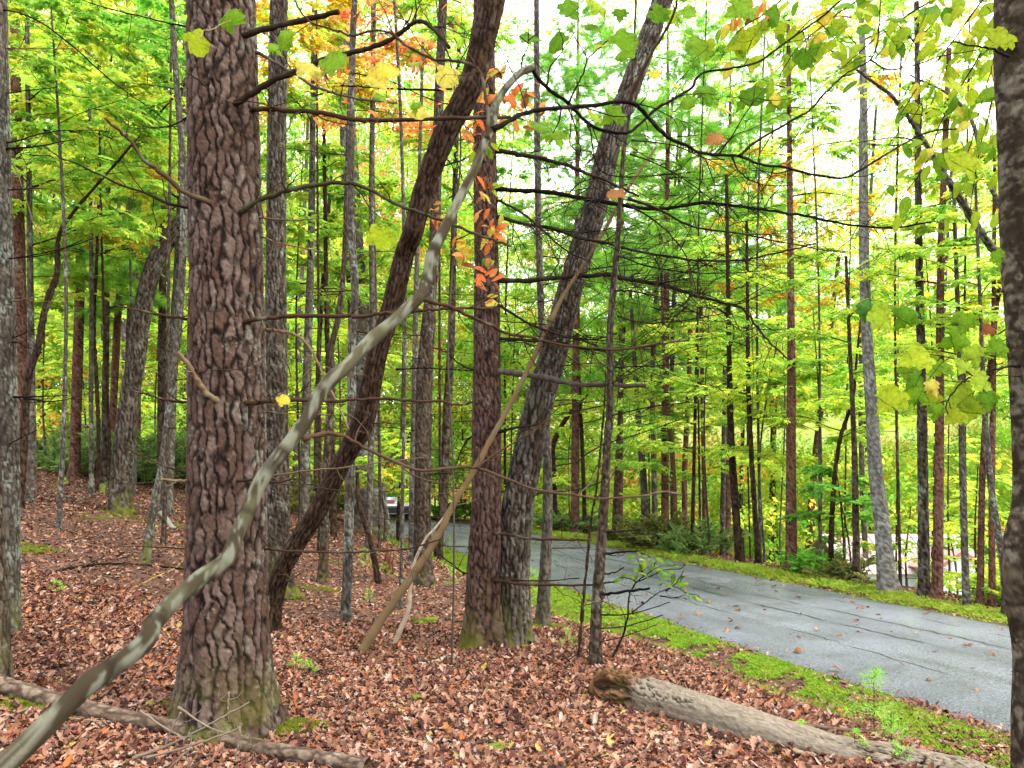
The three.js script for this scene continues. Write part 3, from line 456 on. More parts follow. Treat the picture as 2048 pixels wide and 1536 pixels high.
{
  const o = straightPine, k = { c: COL.dead };
  B(o, 0.05, 0.4, 42, 12, pl('B', [915, 882, 1050, 905, 1200, 930, 1350, 975, 1450, 1020, 1580, 1070, 1750, 1150]), { tw: 7, fan: 9 });
  B(o, 0.05, 0.6, 36, 10, pl('B', [915, 1108, 1050, 1115, 1250, 1130, 1450, 1165, 1600, 1190, 1750, 1215, 1900, 1220, 2048, 1195], 'C', [200, 1185, 400, 1210, 580, 1235, 800, 1270, 1000, 1310, 1250, 1335, 1500, 1300]), { c: COL.dark, tw: 16, tl: 0.6, fan: 22 });
  B(o, 0.05, 0.2, 22, 8, pl('B', [900, 550, 780, 510, 600, 525, 300, 520, 100, 505, 0, 500]), { c: COL.dark, tw: 4 });
  B(o, 0, 0.2, 20, 8, pl('B', [780, 905, 700, 940, 600, 975]), { c: COL.dark, tw: 1 });
  B(o, 0.05, 0.7, 38, 9, pl('E', [925, 175, 1100, 180, 1250, 165, 1400, 155, 1550, 145, 1700, 175, 1900, 210, 2048, 250], 'F', [100, 260, 250, 300, 400, 345, 450, 400, 500, 470, 570, 550, 670, 640]), { tw: 14, tl: 0.5, fan: 18 });
  B(o, 0.0, 0.6, 24, 8, pl('E', [1550, 146, 1700, 165, 1850, 190, 1970, 180]), { tw: 8, tl: 0.5, fan: 7 });
  B(o, 0.06, 0.4, 24, 10, pl('E', [940, 520, 1100, 530, 1300, 545, 1450, 580, 1650, 575, 1850, 560]), { tw: 6, fan: 9 });
  B(o, 0.05, 0.3, 44, 24, pl('E', [955, 715, 1100, 730, 1250, 760, 1400, 785, 1560, 790, 1790, 795]), { c: COL.grey, tw: 3, tl: 0.2 });
  B(o, 0.06, 0.3, 22, 12, pl('E', [920, 1068, 1000, 1045, 1180, 1020]), { tw: 1 });
  B(o, 0.06, 0.5, 22, 8, pl('E', [930, 325, 1050, 400, 1180, 460, 1300, 500, 1500, 560, 1600, 640]), { tw: 6, fan: 8 });
  B(o, 0.08, 0.5, 25, 10, pl('H', [880, 165, 960, 165, 1100, 195, 1300, 200, 1470, 205]), { c: COL.brown, tw: 3 });
  B(o, 0.08, 0.5, 27, 8, pl('H', [895, 435, 1000, 450, 1200, 465, 1500, 465, 1610, 440]), { c: COL.brown, tw: 3 });
  B(o, 0.08, 0.3, 14, 6, pl('H', [950, 432, 1200, 440, 1400, 425]), { tw: 2 });
  B(o, 0.05, 0.7, 28, 9, pl('B', [915, 1270, 1080, 1310, 1250, 1340, 1400, 1390, 1550, 1420, 1700, 1460, 2048, 1520], 'C', [150, 1525, 400, 1520, 600, 1480, 830, 1425]), { tw: 16, tl: 0.6, fan: 20 });
  B(o, 0.05, 0.5, 20, 8, pl('B', [925, 1175, 1050, 1240, 1150, 1310, 1300, 1450, 1450, 1530]), { tw: 5, fan: 8 });
  B(o, 0, 0.2, 14, 6, pl('H', [740, 400, 640, 330, 560, 270]), { tw: 3 });
  B(o, 0, 0.2, 16, 6, pl('E', [780, 700, 690, 660, 620, 600, 540, 570]), { tw: 3 });
  B(o, 0, 0.2, 14, 5, pl('E', [775, 1090, 720, 1150, 690, 1230, 660, 1330]), { c: COL.dark, tw: 3 });
}
{
  const o = stubPine;
  for (const [px, w0, w1] of [[pl('H', [1560, 282, 1740, 265]), 18, 9], [pl('H', [1560, 150, 1680, 148, 1780, 130]), 15, 8], [pl('H', [1550, 518, 1680, 500, 1810, 485]), 20, 12], [pl('H', [1530, 640, 1700, 635, 1930, 565]), 15, 5], [pl('H', [1530, 718, 1700, 700, 1890, 640]), 13, 5], [pl('H', [1525, 795, 1680, 760, 1850, 700]), 12, 4], [pl('H', [1560, 400, 1620, 385, 1660, 362]), 12, 6],
    [pl('E', [1585, 785, 1700, 720, 1850, 640]), 16, 7], [pl('E', [1560, 1130, 1450, 1190, 1380, 1240, 1250, 1260]), 16, 6], [pl('E', [1570, 905, 1400, 940, 1250, 965]), 12, 5], [pl('E', [1590, 970, 1800, 920, 2048, 890]), 13, 5], [pl('E', [1590, 1120, 1800, 1060, 2048, 970]), 10, 4], [pl('E', [1570, 1340, 1400, 1400, 1230, 1420]), 10, 4], [pl('E', [1600, 690, 1800, 680, 2048, 660]), 14, 6], [pl('H', [1540, 560, 1400, 590]), 9, 4],
    [pl('C', [-280, 1190, -100, 1300, 60, 1480, 130, 1700]), 16, 6], [pl('C', [-270, 1160, -80, 1230, 120, 1330, 400, 1370, 750, 1440, 1000, 1480]), 20, 5], [pl('C', [-310, 1500, -150, 1560, 60, 1590, 260, 1600, 520, 1585]), 14, 5], [pl('C', [-260, 900, -100, 960, 120, 1090, 360, 1290]), 11, 4], [pl('C', [-250, 820, 0, 850, 200, 930, 330, 930]), 10, 4], [pl('C', [-300, 1300, -420, 1350, -560, 1340]), 9, 4], [pl('C', [-330, 1700, -200, 1710, 0, 1770, 200, 1860]), 14, 5], [pl('C', [-330, 1850, -180, 1890, 20, 1880, 300, 1830]), 13, 5], [pl('C', [-280, 1080, -400, 1120, -560, 1230]), 9, 4], [pl('C', [-335, 1950, -470, 1985, -640, 1960]), 10, 4]])
    B(o, 0.02, rr(-0.2, 0.5), w0, w1, px, { c: R() < 0.5 ? COL.dark : COL.dead, tw: px[0][1] < 900 ? 4 : 1, tl: px[0][1] < 900 ? 0.3 : 0.12, fan: px[0][1] < 800 ? 5 : 0 });
}
{
  const o = lichenTree;
  for (const [px, w0] of [[pl('A', [40, 283, 200, 285, 430, 285]), 11], [pl('A', [50, 545, 200, 525, 330, 510]), 10], [pl('A', [55, 870, 230, 855, 450, 810]), 22], [pl('A', [45, 62, 200, 110, 400, 250, 600, 430, 700, 510, 900, 650, 1050, 770]), 13], [pl('A', [60, 1110, 170, 1105, 270, 1105]), 13], [pl('A', [60, 1515, 300, 1470, 480, 1420, 580, 1380]), 12], [pl('D', [70, 50, 300, 20, 480, -60]), 11], [pl('D', [75, 300, 180, 280, 270, 270]), 15], [pl('D', [80, 510, 160, 480, 235, 455]), 12], [pl('D', [100, 860, 250, 855, 400, 850]), 22], [pl('D', [140, 870, 330, 885, 520, 840]), 12], [pl('D', [20, 1150, 120, 1100, 215, 1055]), 12], [pl('D', [100, 540, 160, 570, 235, 600]), 13], [pl('A', [70, 960, 130, 1100, 190, 1290, 240, 1420]), 9]])
    B(o, 0.02, rr(0, 0.5), w0, 5, px, { c: R() < 0.4 ? COL.tan : COL.dark, tw: 3, tl: 0.25 });
  B(o, 0.02, 0.9, 13, 5, pl('A', [70, 830, 250, 780, 430, 760, 640, 770]), { c: COL.dark, tw: 5 });
}
for (const [o, n, y0, y1, L] of [[midTree, 18, 560, 1100, 1.2], [roadTree, 12, 240, 1130, 0.8], [slimTree, 10, 100, 1000, 0.7], [behindPine, 4, 300, 1000, 0.5], [flaredTree, 8, 300, 950, 1.6], [thinPost, 6, 560, 980, 0.7], [slimLeft, 9, 100, 1000, 0.8], [curveTree, 4, 500, 950, 0.6], [leanTree, 10, 250, 1000, 0.9]]) {
  const z = o.axis.z; // bare side branches, shorter and thinner than those above
  for (let k = 0; k < n; k++) { const y = mix(y0, y1, (k + R()) / n), [b] = onAxis(o, atZ(1024, y, z).y), a = R() < 0.5 ? rr(-0.6, 0.6) : Math.PI + rr(-0.6, 0.6), l = L * rr(0.5, 1.2), e = rr(-0.15, 0.25); limb(o, [b, b.clone().add(V(Math.cos(a) * l * 0.5, e * l * 0.5, -Math.sin(a) * l * 0.5)), b.clone().add(V(Math.cos(a) * l, e * l * rr(0.2, 1.2), -Math.sin(a) * l))], rr(0.006, 0.011), 0.003, { c: pick([COL.dead, COL.dark, COL.brown]), tw: 4, tl: 0.35 }); }
}
// ---------- large leaves: each a mesh of its own ----------
const HALF = {
  maple: [[0, 0], [0.10, -0.07], [0.27, -0.06], [0.42, 0.02], [0.38, 0.13], [0.52, 0.22], [0.57, 0.36], [0.42, 0.38], [0.45, 0.54], [0.32, 0.50], [0.20, 0.52], [0.25, 0.70], [0.13, 0.76], [0, 1.0]],
  tulip: [[0, 0], [0.14, -0.05], [0.36, -0.02], [0.44, 0.10], [0.34, 0.26], [0.40, 0.42], [0.47, 0.60], [0.36, 0.66], [0.26, 0.80], [0.13, 0.84], [0, 0.90]],
  oval: [[0, 0], [0.06, 0.03], [0.14, 0.14], [0.20, 0.32], [0.22, 0.48], [0.20, 0.64], [0.13, 0.82], [0.06, 0.93], [0, 1.0]],
  oak: [[0, 0], [0.04, 0.04], [0.12, 0.16], [0.08, 0.24], [0.25, 0.34], [0.13, 0.44], [0.32, 0.58], [0.16, 0.66], [0.25, 0.82], [0.09, 0.84], [0, 1.0]],
  beech: [[0, 0], [0.10, 0.06], [0.22, 0.2], [0.28, 0.38], [0.26, 0.56], [0.18, 0.76], [0.07, 0.93], [0, 1.02]],
};
function leafGeo(kind, curl, fold, seed) {
  const h = HALF[kind], g = new Geo(), mid = [], n = h.length, W1 = [1, 1, 1];
  const zed = (x, y) => fold * Math.abs(x) - curl * (y - 0.2) ** 2 - curl * 0.9 * x * x + 0.10 * curl * Math.sin(7 * x + 5 * y + seed) * 2.2 * Math.abs(x + y * 0.4);
  const jig = (k, sd) => 0.03 * (hsh(k, seed, sd) - 0.5);
  for (let k = 0; k < n; k++) { const y = clamp(h[k][1] * 0.86 + 0.08 * (k > 0 && k < n - 1 ? 1 : 0), 0, 1); mid.push(g.v(0, k === 0 ? 0 : k === n - 1 ? h[k][1] : y, zed(0, y), W1, 0.5, y)); }
  for (const sd of [-1, 1]) { let last = -1, lm = -1; for (let k = 1; k < n - 1; k++) { const x = sd * (h[k][0] + jig(k, sd)), y = h[k][1] + jig(k, sd + 5), hm = g.v(x * 0.5, mix(h[k][1], clamp(h[k][1] * 0.86 + 0.08, 0, 1), 0.5), zed(x * 0.5, y), W1, 0.5 + x * 0.4, y), v = g.v(x, y, zed(x, y), W1, 0.5 + x, y); if (last >= 0) { for (const [a, b, c] of [[mid[k - 1], lm, mid[k]], [mid[k], lm, hm], [lm, last, hm], [hm, last, v]]) sd > 0 ? g.t(a, b, c) : g.t(a, c, b); } else { sd > 0 ? (g.t(mid[0], v, hm), g.t(mid[0], hm, mid[k])) : (g.t(mid[0], hm, v), g.t(mid[0], mid[k], hm)); } last = v; lm = hm; } sd > 0 ? (g.t(lm, last, mid[n - 1]), g.t(mid[n - 2], lm, mid[n - 1])) : (g.t(lm, mid[n - 1], last), g.t(mid[n - 2], mid[n - 1], lm)); }
  // stalk
  const a = g.v(-0.008, 0, zed(0, 0), W1, .5, 0), b = g.v(0.008, 0, zed(0, 0), W1, .5, 0), c = g.v(0.02, -0.32, 0.10, W1, .5, 0); g.t(a, b, c);
  const geo = g.build(); return geo;
}
const LEAF = {}; for (const k of ['maple', 'tulip', 'oval', 'oak', 'beech']) LEAF[k] = [0, 1, 2, 3].map((s) => leafGeo(k, 0.2 + 0.22 * s, 0.12 + 0.12 * (s % 3), s * 3 + 1));
const veins = noiseTexture(256, (x, y) => { const a = Math.abs(x - 0.5), rib = 1 - sst(0.006, 0.016, a), v = Math.abs(((y - a * 0.9) * 6) % 1 + 1) % 1, s = (1 - sst(0.03, 0.08, Math.abs(v - 0.5))) * 0.5; const n = 0.86 + 0.14 * pn(x * 16, y * 16, 16, 71) - 0.12 * sst(0.68, 0.78, pn(x * 12, y * 12, 12, 77)); const k = n + 0.12 * Math.max(rib, s); return [k * 0.9, k * 0.9, k * 0.86]; }, true);
const lm = (c, r = 0.9, t = 0.5) => { const m = leafM(c, r, t); m.map = veins; return m; };
const LM = {
  g: [lm([0.158, 0.317, 0.0112]), lm([0.116, 0.26, 0.0112]), lm([0.196, 0.353, 0.0186])], y: [lm([0.713, 0.572, 0.0648]), lm([0.648, 0.54, 0.0967])], yg: [lm([0.389, 0.486, 0.0216]), lm([0.324, 0.454, 0.027])],
  o: [lm([0.85, 0.269, 0.0766]), lm([0.85, 0.204, 0.0637]), lm([0.85, 0.383, 0.114])], b: [lm([0.202, 0.063, 0.0221], 0.9, 0.3), lm([0.316, 0.139, 0.044], 0.9, 0.3)], dg: [lm([0.0578, 0.168, 0.021], 0.6, 0.35), lm([0.0941, 0.221, 0.0262], 0.6, 0.35)],
};
const MZ = new THREE.Matrix4();
function bigLeaf(o, pos, len, kind, tone, tip, nrm) {
  const y = tip.clone().normalize(), x = y.clone().cross(nrm).normalize(), z = x.clone().cross(y).normalize();
  const m = part('leaf', pick(LEAF[kind]), pick(LM[tone]), o); m.quaternion.setFromRotationMatrix(MZ.makeBasis(x, y, z)); m.position.copy(pos).sub(o.position).addScaledVector(y, -len * 0.5); m.scale.set(len * rr(0.85, 1.15), len, len); return m;
}
R = rng(202);
// ---------- the lichened sapling that crosses the view close by ----------
{
  const zA = -1.12, root = V(-1.75, height(-1.75, -0.75), -0.75), o = thing('leaning_sapling', 'blurred lichen-mottled sapling slanting up across the front of the thickest pine', 'sapling', root);
  const px = [[85, 1459], [171, 1373], [219, 1339], [290, 1284], [308, 1247], [328, 1223], [369, 1182], [403, 1155], [455, 1117], [472, 1073], [492, 1031], [526, 955], [581, 883], [615, 835], [649, 773], [700, 726], [731, 691], [800, 630], [841, 592], [851, 568], [865, 507], [882, 472], [912, 410], [947, 342], [970, 284], [984, 253], [988, 222], [1001, 191], [1039, 147], [1066, 135]];
  const zs = (k) => mix(zA, -1.95, k / (px.length - 1)), P = [root.clone().add(V(0, -0.1, 0)), V(-1.5, 0.35, -0.88)].concat(px.map((q, k) => atZ(q[0], q[1], zs(k))));
  const g = new Geo(root), pts = smooth(P, 190), W = [0.0172, 0.0156, 0.0150, 0.0142, 0.0136, 0.0133, 0.0131, 0.0128, 0.0124, 0.0115, 0.0105, 0.0096, 0.0084];
  const rad = pts.map((_, k) => { const f = k / 190 * (W.length - 1), i = Math.min(W.length - 2, Math.floor(f)); return mix(W[i], W[i + 1], f - i) * (1 + 0.10 * (vn(k * 0.35, 4) - 0.5) + 0.14 * sst(0.78, 0.9, vn(k * 0.16, 9))); });
  tube(g, pts, rad, 18, (f, j, p) => { const a = j * 6.283, n = fbm(p.x * 34, p.y * 34, p.z * 34 + Math.cos(a)), m = fbm(p.x * 13 + 4, p.y * 13, p.z * 13 + Math.sin(a) * 0.6), q = fbm(p.x * 90, p.y * 90, p.z * 90); let c = mixc([0.034, 0.024, 0.013], [0.060, 0.047, 0.027], q); c = mixc(c, [0.088, 0.082, 0.045], sst(0.46, 0.52, m) * 0.8); c = mixc(c, [0.185, 0.185, 0.135], sst(0.515, 0.56, n) * 0.85); return mixc(c, [0.025, 0.018, 0.011], sst(0.62, 0.68, fbm(p.x * 50, p.y * 50 + 9, p.z * 50)) * 0.7); }, 0.05);
  part('stem', g.build(), MD({ vertexColors: true, bumpMap: grainMap, bumpScale: 0.002 }), o);
  const br = (l, w0, w1, a, b, k) => branch(o, l, w0, w1, a, b, { kink: 0.7, ...k });
  br(pl('B', [1130, 398, 1150, 450, 1230, 530, 1330, 600, 1420, 690, 1500, 750, 1670, 780, 1740, 740, 1850, 640, 2048, 520], 'C', [160, 430, 330, 400, 480, 370, 600, 290, 700, 215, 850, 110, 980, 0, 1050, -50]), 28, 11, -1.95, -2.4, { c: COL.dark, tw: 8, tl: 0.25 });
  br(pl('B', [895, 760, 1000, 700, 1090, 660, 1250, 635, 1450, 620, 1700, 600, 1780, 660, 1880, 770, 1950, 820, 2048, 860], 'C', [120, 885, 250, 905, 390, 915, 500, 960, 650, 980, 800, 1020, 1000, 1040, 1100, 990, 1230, 910, 1440, 790, 1550, 760, 1650, 755]), 36, 10, -1.82, -2.5, { c: COL.dark, tw: 9, tl: 0.3 });
  br(pl('C', [385, 915, 450, 850, 560, 780, 700, 700, 800, 640, 880, 550, 960, 470, 1040, 410, 1150, 350, 1190, 260, 1200, 150, 1210, -20]), 20, 7, -2.13, -2.4, { c: COL.dark, tw: 6, tl: 0.25 });
  br(pl('C', [1150, 352, 1230, 400, 1300, 405, 1400, 385, 1560, 330, 1790, 290]), 12, 6, -2.28, -2.5, { c: COL.dark, tw: 4, tl: 0.2 });
  br(pl('C', [1440, 790, 1447, 700, 1452, 640, 1450, 570]), 10, 6, -2.4, -2.5, { c: COL.dark, tw: 1 });
  br(pl('B', [862, 810, 865, 700, 855, 580, 830, 450, 790, 390, 700, 360, 560, 350, 450, 300, 350, 240, 290, 190, 200, 180, 70, 210, 0, 185], 'A', [1940, 170, 1830, 140, 1760, 70, 1720, -10]), 26, 10, -1.80, -2.1, { c: COL.brown, tw: 5, tl: 0.2 });
  br(pl('B', [1090, 660, 1070, 560, 1010, 430, 985, 370, 940, 290, 890, 210]), 11, 6, -1.88, -1.9, { c: COL.brown, tw: 1, tl: 0.1 });
  br(pl('B', [1060, 410, 1070, 340, 1095, 280, 1105, 170]), 13, 6, -1.95, -1.9, { c: COL.dark, tw: 1, tl: 0.1 });
  br(pl('B', [1210, 500, 1230, 400, 1290, 310, 1370, 190]), 13, 5, -1.97, -1.95, { c: COL.dark, tw: 1, tl: 0.1 });
  br(pl('B', [1340, 600, 1380, 510, 1420, 440, 1450, 350, 1540, 260, 1650, 165]), 15, 6, -2.0, -2.0, { c: COL.dark, tw: 2, tl: 0.12 });
  br(pl('B', [1690, 600, 1740, 480, 1830, 300, 1910, 170, 1960, 60, 1975, -20]), 24, 13, -2.0, -1.9, { c: COL.brown, tw: 2, tl: 0.15 });
  br(pl('B', [1340, 640, 1390, 790, 1420, 930]), 12, 5, -2.0, -2.0, { c: COL.dark, tw: 1, tl: 0.1 });
  br(pl('B', [1455, 720, 1475, 830, 1480, 920, 1420, 970]), 12, 5, -2.05, -2.0, { c: COL.dark, tw: 1, tl: 0.1 });
  br(pl('B', [1480, 900, 1530, 1000, 1600, 1030, 1800, 1030, 2048, 1010]), 11, 5, -2.05, -2.1, { c: COL.dark, tw: 3, tl: 0.15 });
  br(pl('C', [340, 920, 380, 1000, 460, 1060, 560, 1085, 700, 1080]), 13, 5, -2.15, -2.2, { c: COL.dark, tw: 3, tl: 0.15 });
  br(pl('E', [475, 285, 600, 320, 750, 380, 880, 440, 980, 490, 1100, 510, 1250, 545, 1450, 570, 1650, 580, 1800, 560, 2048, 525]), 30, 10, -1.63, -2.0, { c: COL.brown, tw: 7, tl: 0.25 });
  br(pl('D', [1775, 1105, 1900, 1075, 2000, 1085, 2048, 1110], 'E', [150, 1160, 300, 1230, 480, 1290, 650, 1275, 800, 1275, 950, 1330, 1150, 1405, 1350, 1430, 1500, 1455, 1750, 1440, 1900, 1415, 2000, 1430]), 30, 11, -1.45, -1.9, { c: [0.05, 0.028, 0.017], tw: 4, tl: 0.2 });
  br(pl('E', [800, 1275, 900, 1200, 1100, 1080, 1250, 1000]), 14, 5, -1.65, -1.8, { c: COL.brown, tw: 1, tl: 0.15 });
  br(pl('G', [665, 940, 600, 940, 580, 945]), 30, 22, -1.2, -1.19, { tw: 0, c: COL.dark });
  br(pl('A', [1170, 225, 1190, 180, 1240, 175, 1300, 140, 1350, 120]), 9, 5, -1.95, -1.95, { tw: 0, c: [0.3, 0.22, 0.1] });
  // broad leaves: place, length in pixels, tone
  const L = [[462, 33, 55, 'g'], [398, 92, 56, 'yg'], [568, 78, 48, 'g'], [553, 98, 36, 'g'], [672, 120, 62, 'g'], [622, 135, 56, 'y'], [775, 138, 66, 'y'], [752, 160, 50, 'y'], [893, 157, 58, 'y'], [768, 478, 62, 'yg'], [765, 196, 34, 'g'], [830, 217, 30, 'g'], [838, 226, 44, 'y'], [832, 128, 40, 'g'], [1145, 24, 54, 'g'], [1205, 10, 60, 'yg'], [1240, 33, 30, 'g'], [1189, 55, 38, 'g'], [1316, 20, 52, 'g'], [1350, 38, 44, 'yg'], [1066, 77, 48, 'g'], [1112, 88, 52, 'g'], [1254, 82, 62, 'g'], [1206, 90, 30, 'y'], [1247, 109, 46, 'g'], [1087, 253, 60, 'g'], [1117, 275, 48, 'g'], [1189, 229, 54, 'yg'], [1223, 233, 54, 'g'], [1305, 147, 28, 'y'], [1368, 24, 46, 'g'], [1474, 20, 64, 'g'], [1500, 85, 54, 'yg'], [1553, 34, 44, 'g'], [1649, 34, 44, 'y'], [1690, 10, 44, 'g'], [1735, 25, 38, 'yg'], [1864, 20, 46, 'g'], [1792, 34, 42, 'g'], [1727, 61, 38, 'g'], [1662, 68, 32, 'g'], [1403, 97, 60, 'g'], [1618, 109, 54, 'g'], [1638, 75, 30, 'y'], [1416, 186, 48, 'g'], [1375, 208, 32, 'g'], [1488, 202, 52, 'g'], [1512, 195, 44, 'g'], [1450, 215, 44, 'y'], [1546, 206, 46, 'g'], [1570, 236, 52, 'g'], [1430, 277, 44, 'b'], [1553, 200, 26, 'y'], [1531, 258, 24, 'g'], [1228, 388, 40, 'b'], [569, 799, 26, 'y']];
  for (const [x, y, s, t] of L) { const z = y > 300 ? -2.1 : -1.95 - (x > 1340 ? 0.35 : 0) - rr(0, 0.15), flat = s > 52 ? 0.5 : 1; bigLeaf(o, atZ(x, y, z), s * 1.02 * pxm(z), R() < 0.55 ? 'tulip' : 'maple', t, V(rr(-1, 1), rr(-0.9, 0.35), rr(-0.25, 0.35)), V(rr(-0.35, 0.35), rr(0.2, 0.85) * flat, 1).normalize()); }
}
// ---------- the leafy twig of the trunk at the right ----------
{
  const o = rightTree, z = o.axis.z;
  branch(o, pl('F', [1962, 678, 1850, 710, 1750, 740, 1680, 780, 1620, 850, 1590, 910, 1600, 960]), 17, 6, z + 0.05, z + 0.2, { c: COL.dark, tw: 2, tl: 0.15 });
  branch(o, pl('F', [1750, 740, 1690, 690, 1640, 640, 1560, 620, 1450, 600]), 9, 5, z + 0.15, z + 0.1, { c: COL.dark, tw: 2, tl: 0.15 });
  branch(o, pl('F', [1970, 735, 1890, 735, 1700, 770, 1530, 760]), 9, 5, z + 0.05, z + 0.2, { c: COL.brown, tw: 1, tl: 0.15 });
  branch(o, pl('F', [1925, 660, 1800, 700, 1740, 860, 1650, 870]), 8, 4, z + 0.1, z + 0.1, { c: COL.brown, tw: 2, tl: 0.15 });
  branch(o, pl('F', [-650, 350, 0, 600].map((v, k) => v + [2750, 0, 2000, -250][k])), 6, 5, z, z, { tw: 0 });
  branch(o, pl('C', [1960, 340, 1900, 300, 1790, 275, 1620, 245]), 20, 8, z + 0.3, z + 0.3, { c: COL.dark, tw: 2, tl: 0.15 });
  for (const [x, y, s, t] of [[1733, 626, 44, 'dg'], [1768, 640, 58, 'yg'], [1806, 638, 48, 'g'], [1929, 650, 42, 'g'], [1908, 681, 58, 'g'], [1973, 662, 28, 'b'], [1987, 697, 42, 'g'], [1826, 719, 66, 'yg'], [1874, 739, 48, 'g'], [1837, 757, 52, 'g'], [1925, 736, 42, 'yg'], [1953, 714, 42, 'yg'], [1970, 768, 50, 'yg'], [1775, 806, 62, 'yg'], [1840, 789, 52, 'g'], [1871, 777, 36, 'y'], [1929, 797, 58, 'yg'], [1943, 824, 60, 'yg'], [1875, 827, 38, 'g'], [1977, 806, 42, 'g'], [1905, 835, 44, 'yg'], [1860, 800, 40, 'yg'], [1905, 171, 52, 'yg'], [1943, 65, 46, 'y'], [1990, 84, 66, 'yg'], [1925, 331, 56, 'yg'], [1960, 300, 34, 'g'], [1997, 520, 36, 'g'], [1812, 745, 36, 'g']])
    bigLeaf(o, atZ(x, y, z + rr(0.05, 0.3)), s * 1.05 * pxm(z + 0.15), 'maple', t, V(rr(-1, 0.6), rr(-0.9, 0.1), rr(-0.2, 0.3)), V(rr(-0.3, 0.3), rr(0.1, 0.7), 1).normalize());
}
// ---------- orange-leaved sapling before the straight pine ----------
{
  const base = atZ(905, 1100, -6.35); base.y = height(base.x, base.z); const o = thing('orange_sapling', 'thin grey sapling with clusters of orange oval leaves around the straight reddish pine', 'sapling', base), z = base.z + 0.12;
  const P = [base.clone().add(V(0, -0.1, 0))].concat([[908, 1100], [905, 900], [896, 700], [906, 520], [911, 430], [921, 320], [920, 260], [912, 200], [900, 120], [880, 60], [870, -20]].map((q) => atZ(q[0], q[1], z)));
  const g = new Geo(base); const pts = smooth(P, 60); tube(g, pts, pts.map((_, k) => mix(0.0085, 0.006, k / 60)), 8, twigCol([0.05, 0.04, 0.03])); part('stem', g.build(), twigM, o);
  const put = (x, y, n, spread, s0, s1, tones, dz = 0) => { const c = atZ(x, y, z + dz); for (let k = 0; k < n; k++) { const p = atZ(x + rr(-1, 1) * spread, y + rr(-1, 1) * spread, z + dz + rr(-0.12, 0.12)); bigLeaf(o, p, rr(s0, s1) * pxm(z), 'oval', pick(tones), V(rr(-1, 1), rr(-1, 0.2), rr(-0.4, 0.4)), V(rr(-0.6, 0.6), rr(0.2, 0.9), rr(0.3, 1)).normalize()); } };
  const O = ['o', 'o', 'o', 'o', 'y', 'b'];
  for (const [x, y, n, s] of [[975, 165, 9, 36], [1000, 215, 8, 34], [1040, 190, 9, 32], [1065, 200, 7, 26], [960, 225, 7, 28], [940, 260, 6, 26], [1030, 240, 7, 28], [985, 150, 5, 20], [955, 355, 5, 14], [970, 385, 4, 16], [965, 435, 5, 18], [1000, 450, 6, 24], [985, 475, 6, 20], [975, 535, 4, 14], [925, 520, 5, 20], [915, 495, 4, 16], [975, 575, 8, 22], [985, 600, 3, 10], [870, 440, 5, 22], [865, 405, 3, 14], [950, 280, 4, 16]]) put(x, y, n, s, 22, 34, O);
  for (const [x, y, n] of [[985, 300, 4], [990, 375, 4], [975, 520, 3], [1095, 195, 3], [945, 320, 3], [930, 555, 2]]) put(x, y, n, 10, 20, 30, ['yg', 'g', 'yg']);
  for (const [x, y, n, s] of [[640, 60, 6, 34], [700, 40, 7, 40], [680, 150, 6, 36], [740, 110, 5, 30], [775, 70, 6, 36], [820, 150, 8, 46], [860, 180, 8, 44], [900, 35, 6, 26], [715, 200, 7, 40], [640, 220, 7, 36], [790, 200, 7, 36], [870, 230, 8, 36], [930, 180, 5, 26], [640, 130, 4, 30], [845, 100, 5, 30]]) put(x, y, n, s, 16, 27, O, -0.5);
  for (const l of [pl('B', [640, 470, 720, 330, 780, 200, 820, 90, 840, -20]), pl('B', [690, 560, 800, 470, 1000, 420, 1180, 460]), pl('B', [680, 700, 760, 760, 820, 900, 850, 1050]), pl('B', [670, 900, 740, 1100, 860, 1290, 900, 1400]), pl('B', [650, 420, 500, 300, 380, 120, 300, 0]), pl('B', [660, 620, 480, 560, 250, 460, 60, 430]), pl('B', [650, 350, 560, 180, 480, 60, 450, -20])]) branch(o, l, 9, 4, z, z, { c: COL.dead, tw: 7, tl: 0.35 });
}
// ---------- bough of long yellow-green leaves hanging in at the upper right ----------
{
  const z = -4.6, o = thing('overhanging_bough', 'bough of drooping long yellow-green leaves hanging in beside the smooth trunk, above the road', 'bough', atZ(1990, -40, z));
  const lines = [[[2010, -60], [1950, 20], [1900, 90], [1850, 150], [1800, 230]], [[2000, -50], [1990, 100], [1960, 220], [1930, 330]], [[1990, 60], [1930, 160], [1880, 250], [1850, 330], [1800, 400]], [[1960, -40], [1850, 10], [1760, 70], [1680, 140]], [[1990, 180], [1960, 300], [1940, 420]], [[1800, -60], [1700, 10], [1600, 90], [1560, 150]], [[1620, -60], [1540, 20], [1480, 60], [1440, 120]]];
  for (const l of lines) {
    branch(o, l, 12, 5, z, z + 0.2, { c: COL.dark, tw: 1, tl: 0.3 });
    const c = smooth(l.map((q) => atZ(q[0], q[1], z + 0.1)), 60);
    for (let k = 6; k < 60; k += 7) for (let j = 0; j < 4; j++) { const p = c[k].clone().add(V(rr(-0.16, 0.16), rr(-0.18, 0.06), rr(-0.15, 0.15))); bigLeaf(o, p, rr(0.085, 0.14), R() < 0.75 ? 'beech' : 'oval', pick(['yg', 'yg', 'g', 'yg', 'yg', 'y']), V(rr(-0.9, 0.5), rr(-1.2, -0.1), rr(-0.3, 0.3)), V(rr(-0.7, 0.7), rr(0, 0.9), rr(0.4, 1)).normalize()); }
  }
  for (const [x, y] of [[1525, 15], [1490, 30], [1540, 30], [1470, 45]]) for (let k = 0; k < 4; k++) bigLeaf(o, atZ(x + rr(-14, 14), y + rr(-12, 12), z), rr(0.07, 0.1), 'oval', pick(['o', 'b', 'o', 'y']), V(rr(-1, 1), -1, 0), V(rr(-0.4, 0.4), 0.3, 1).normalize());
}
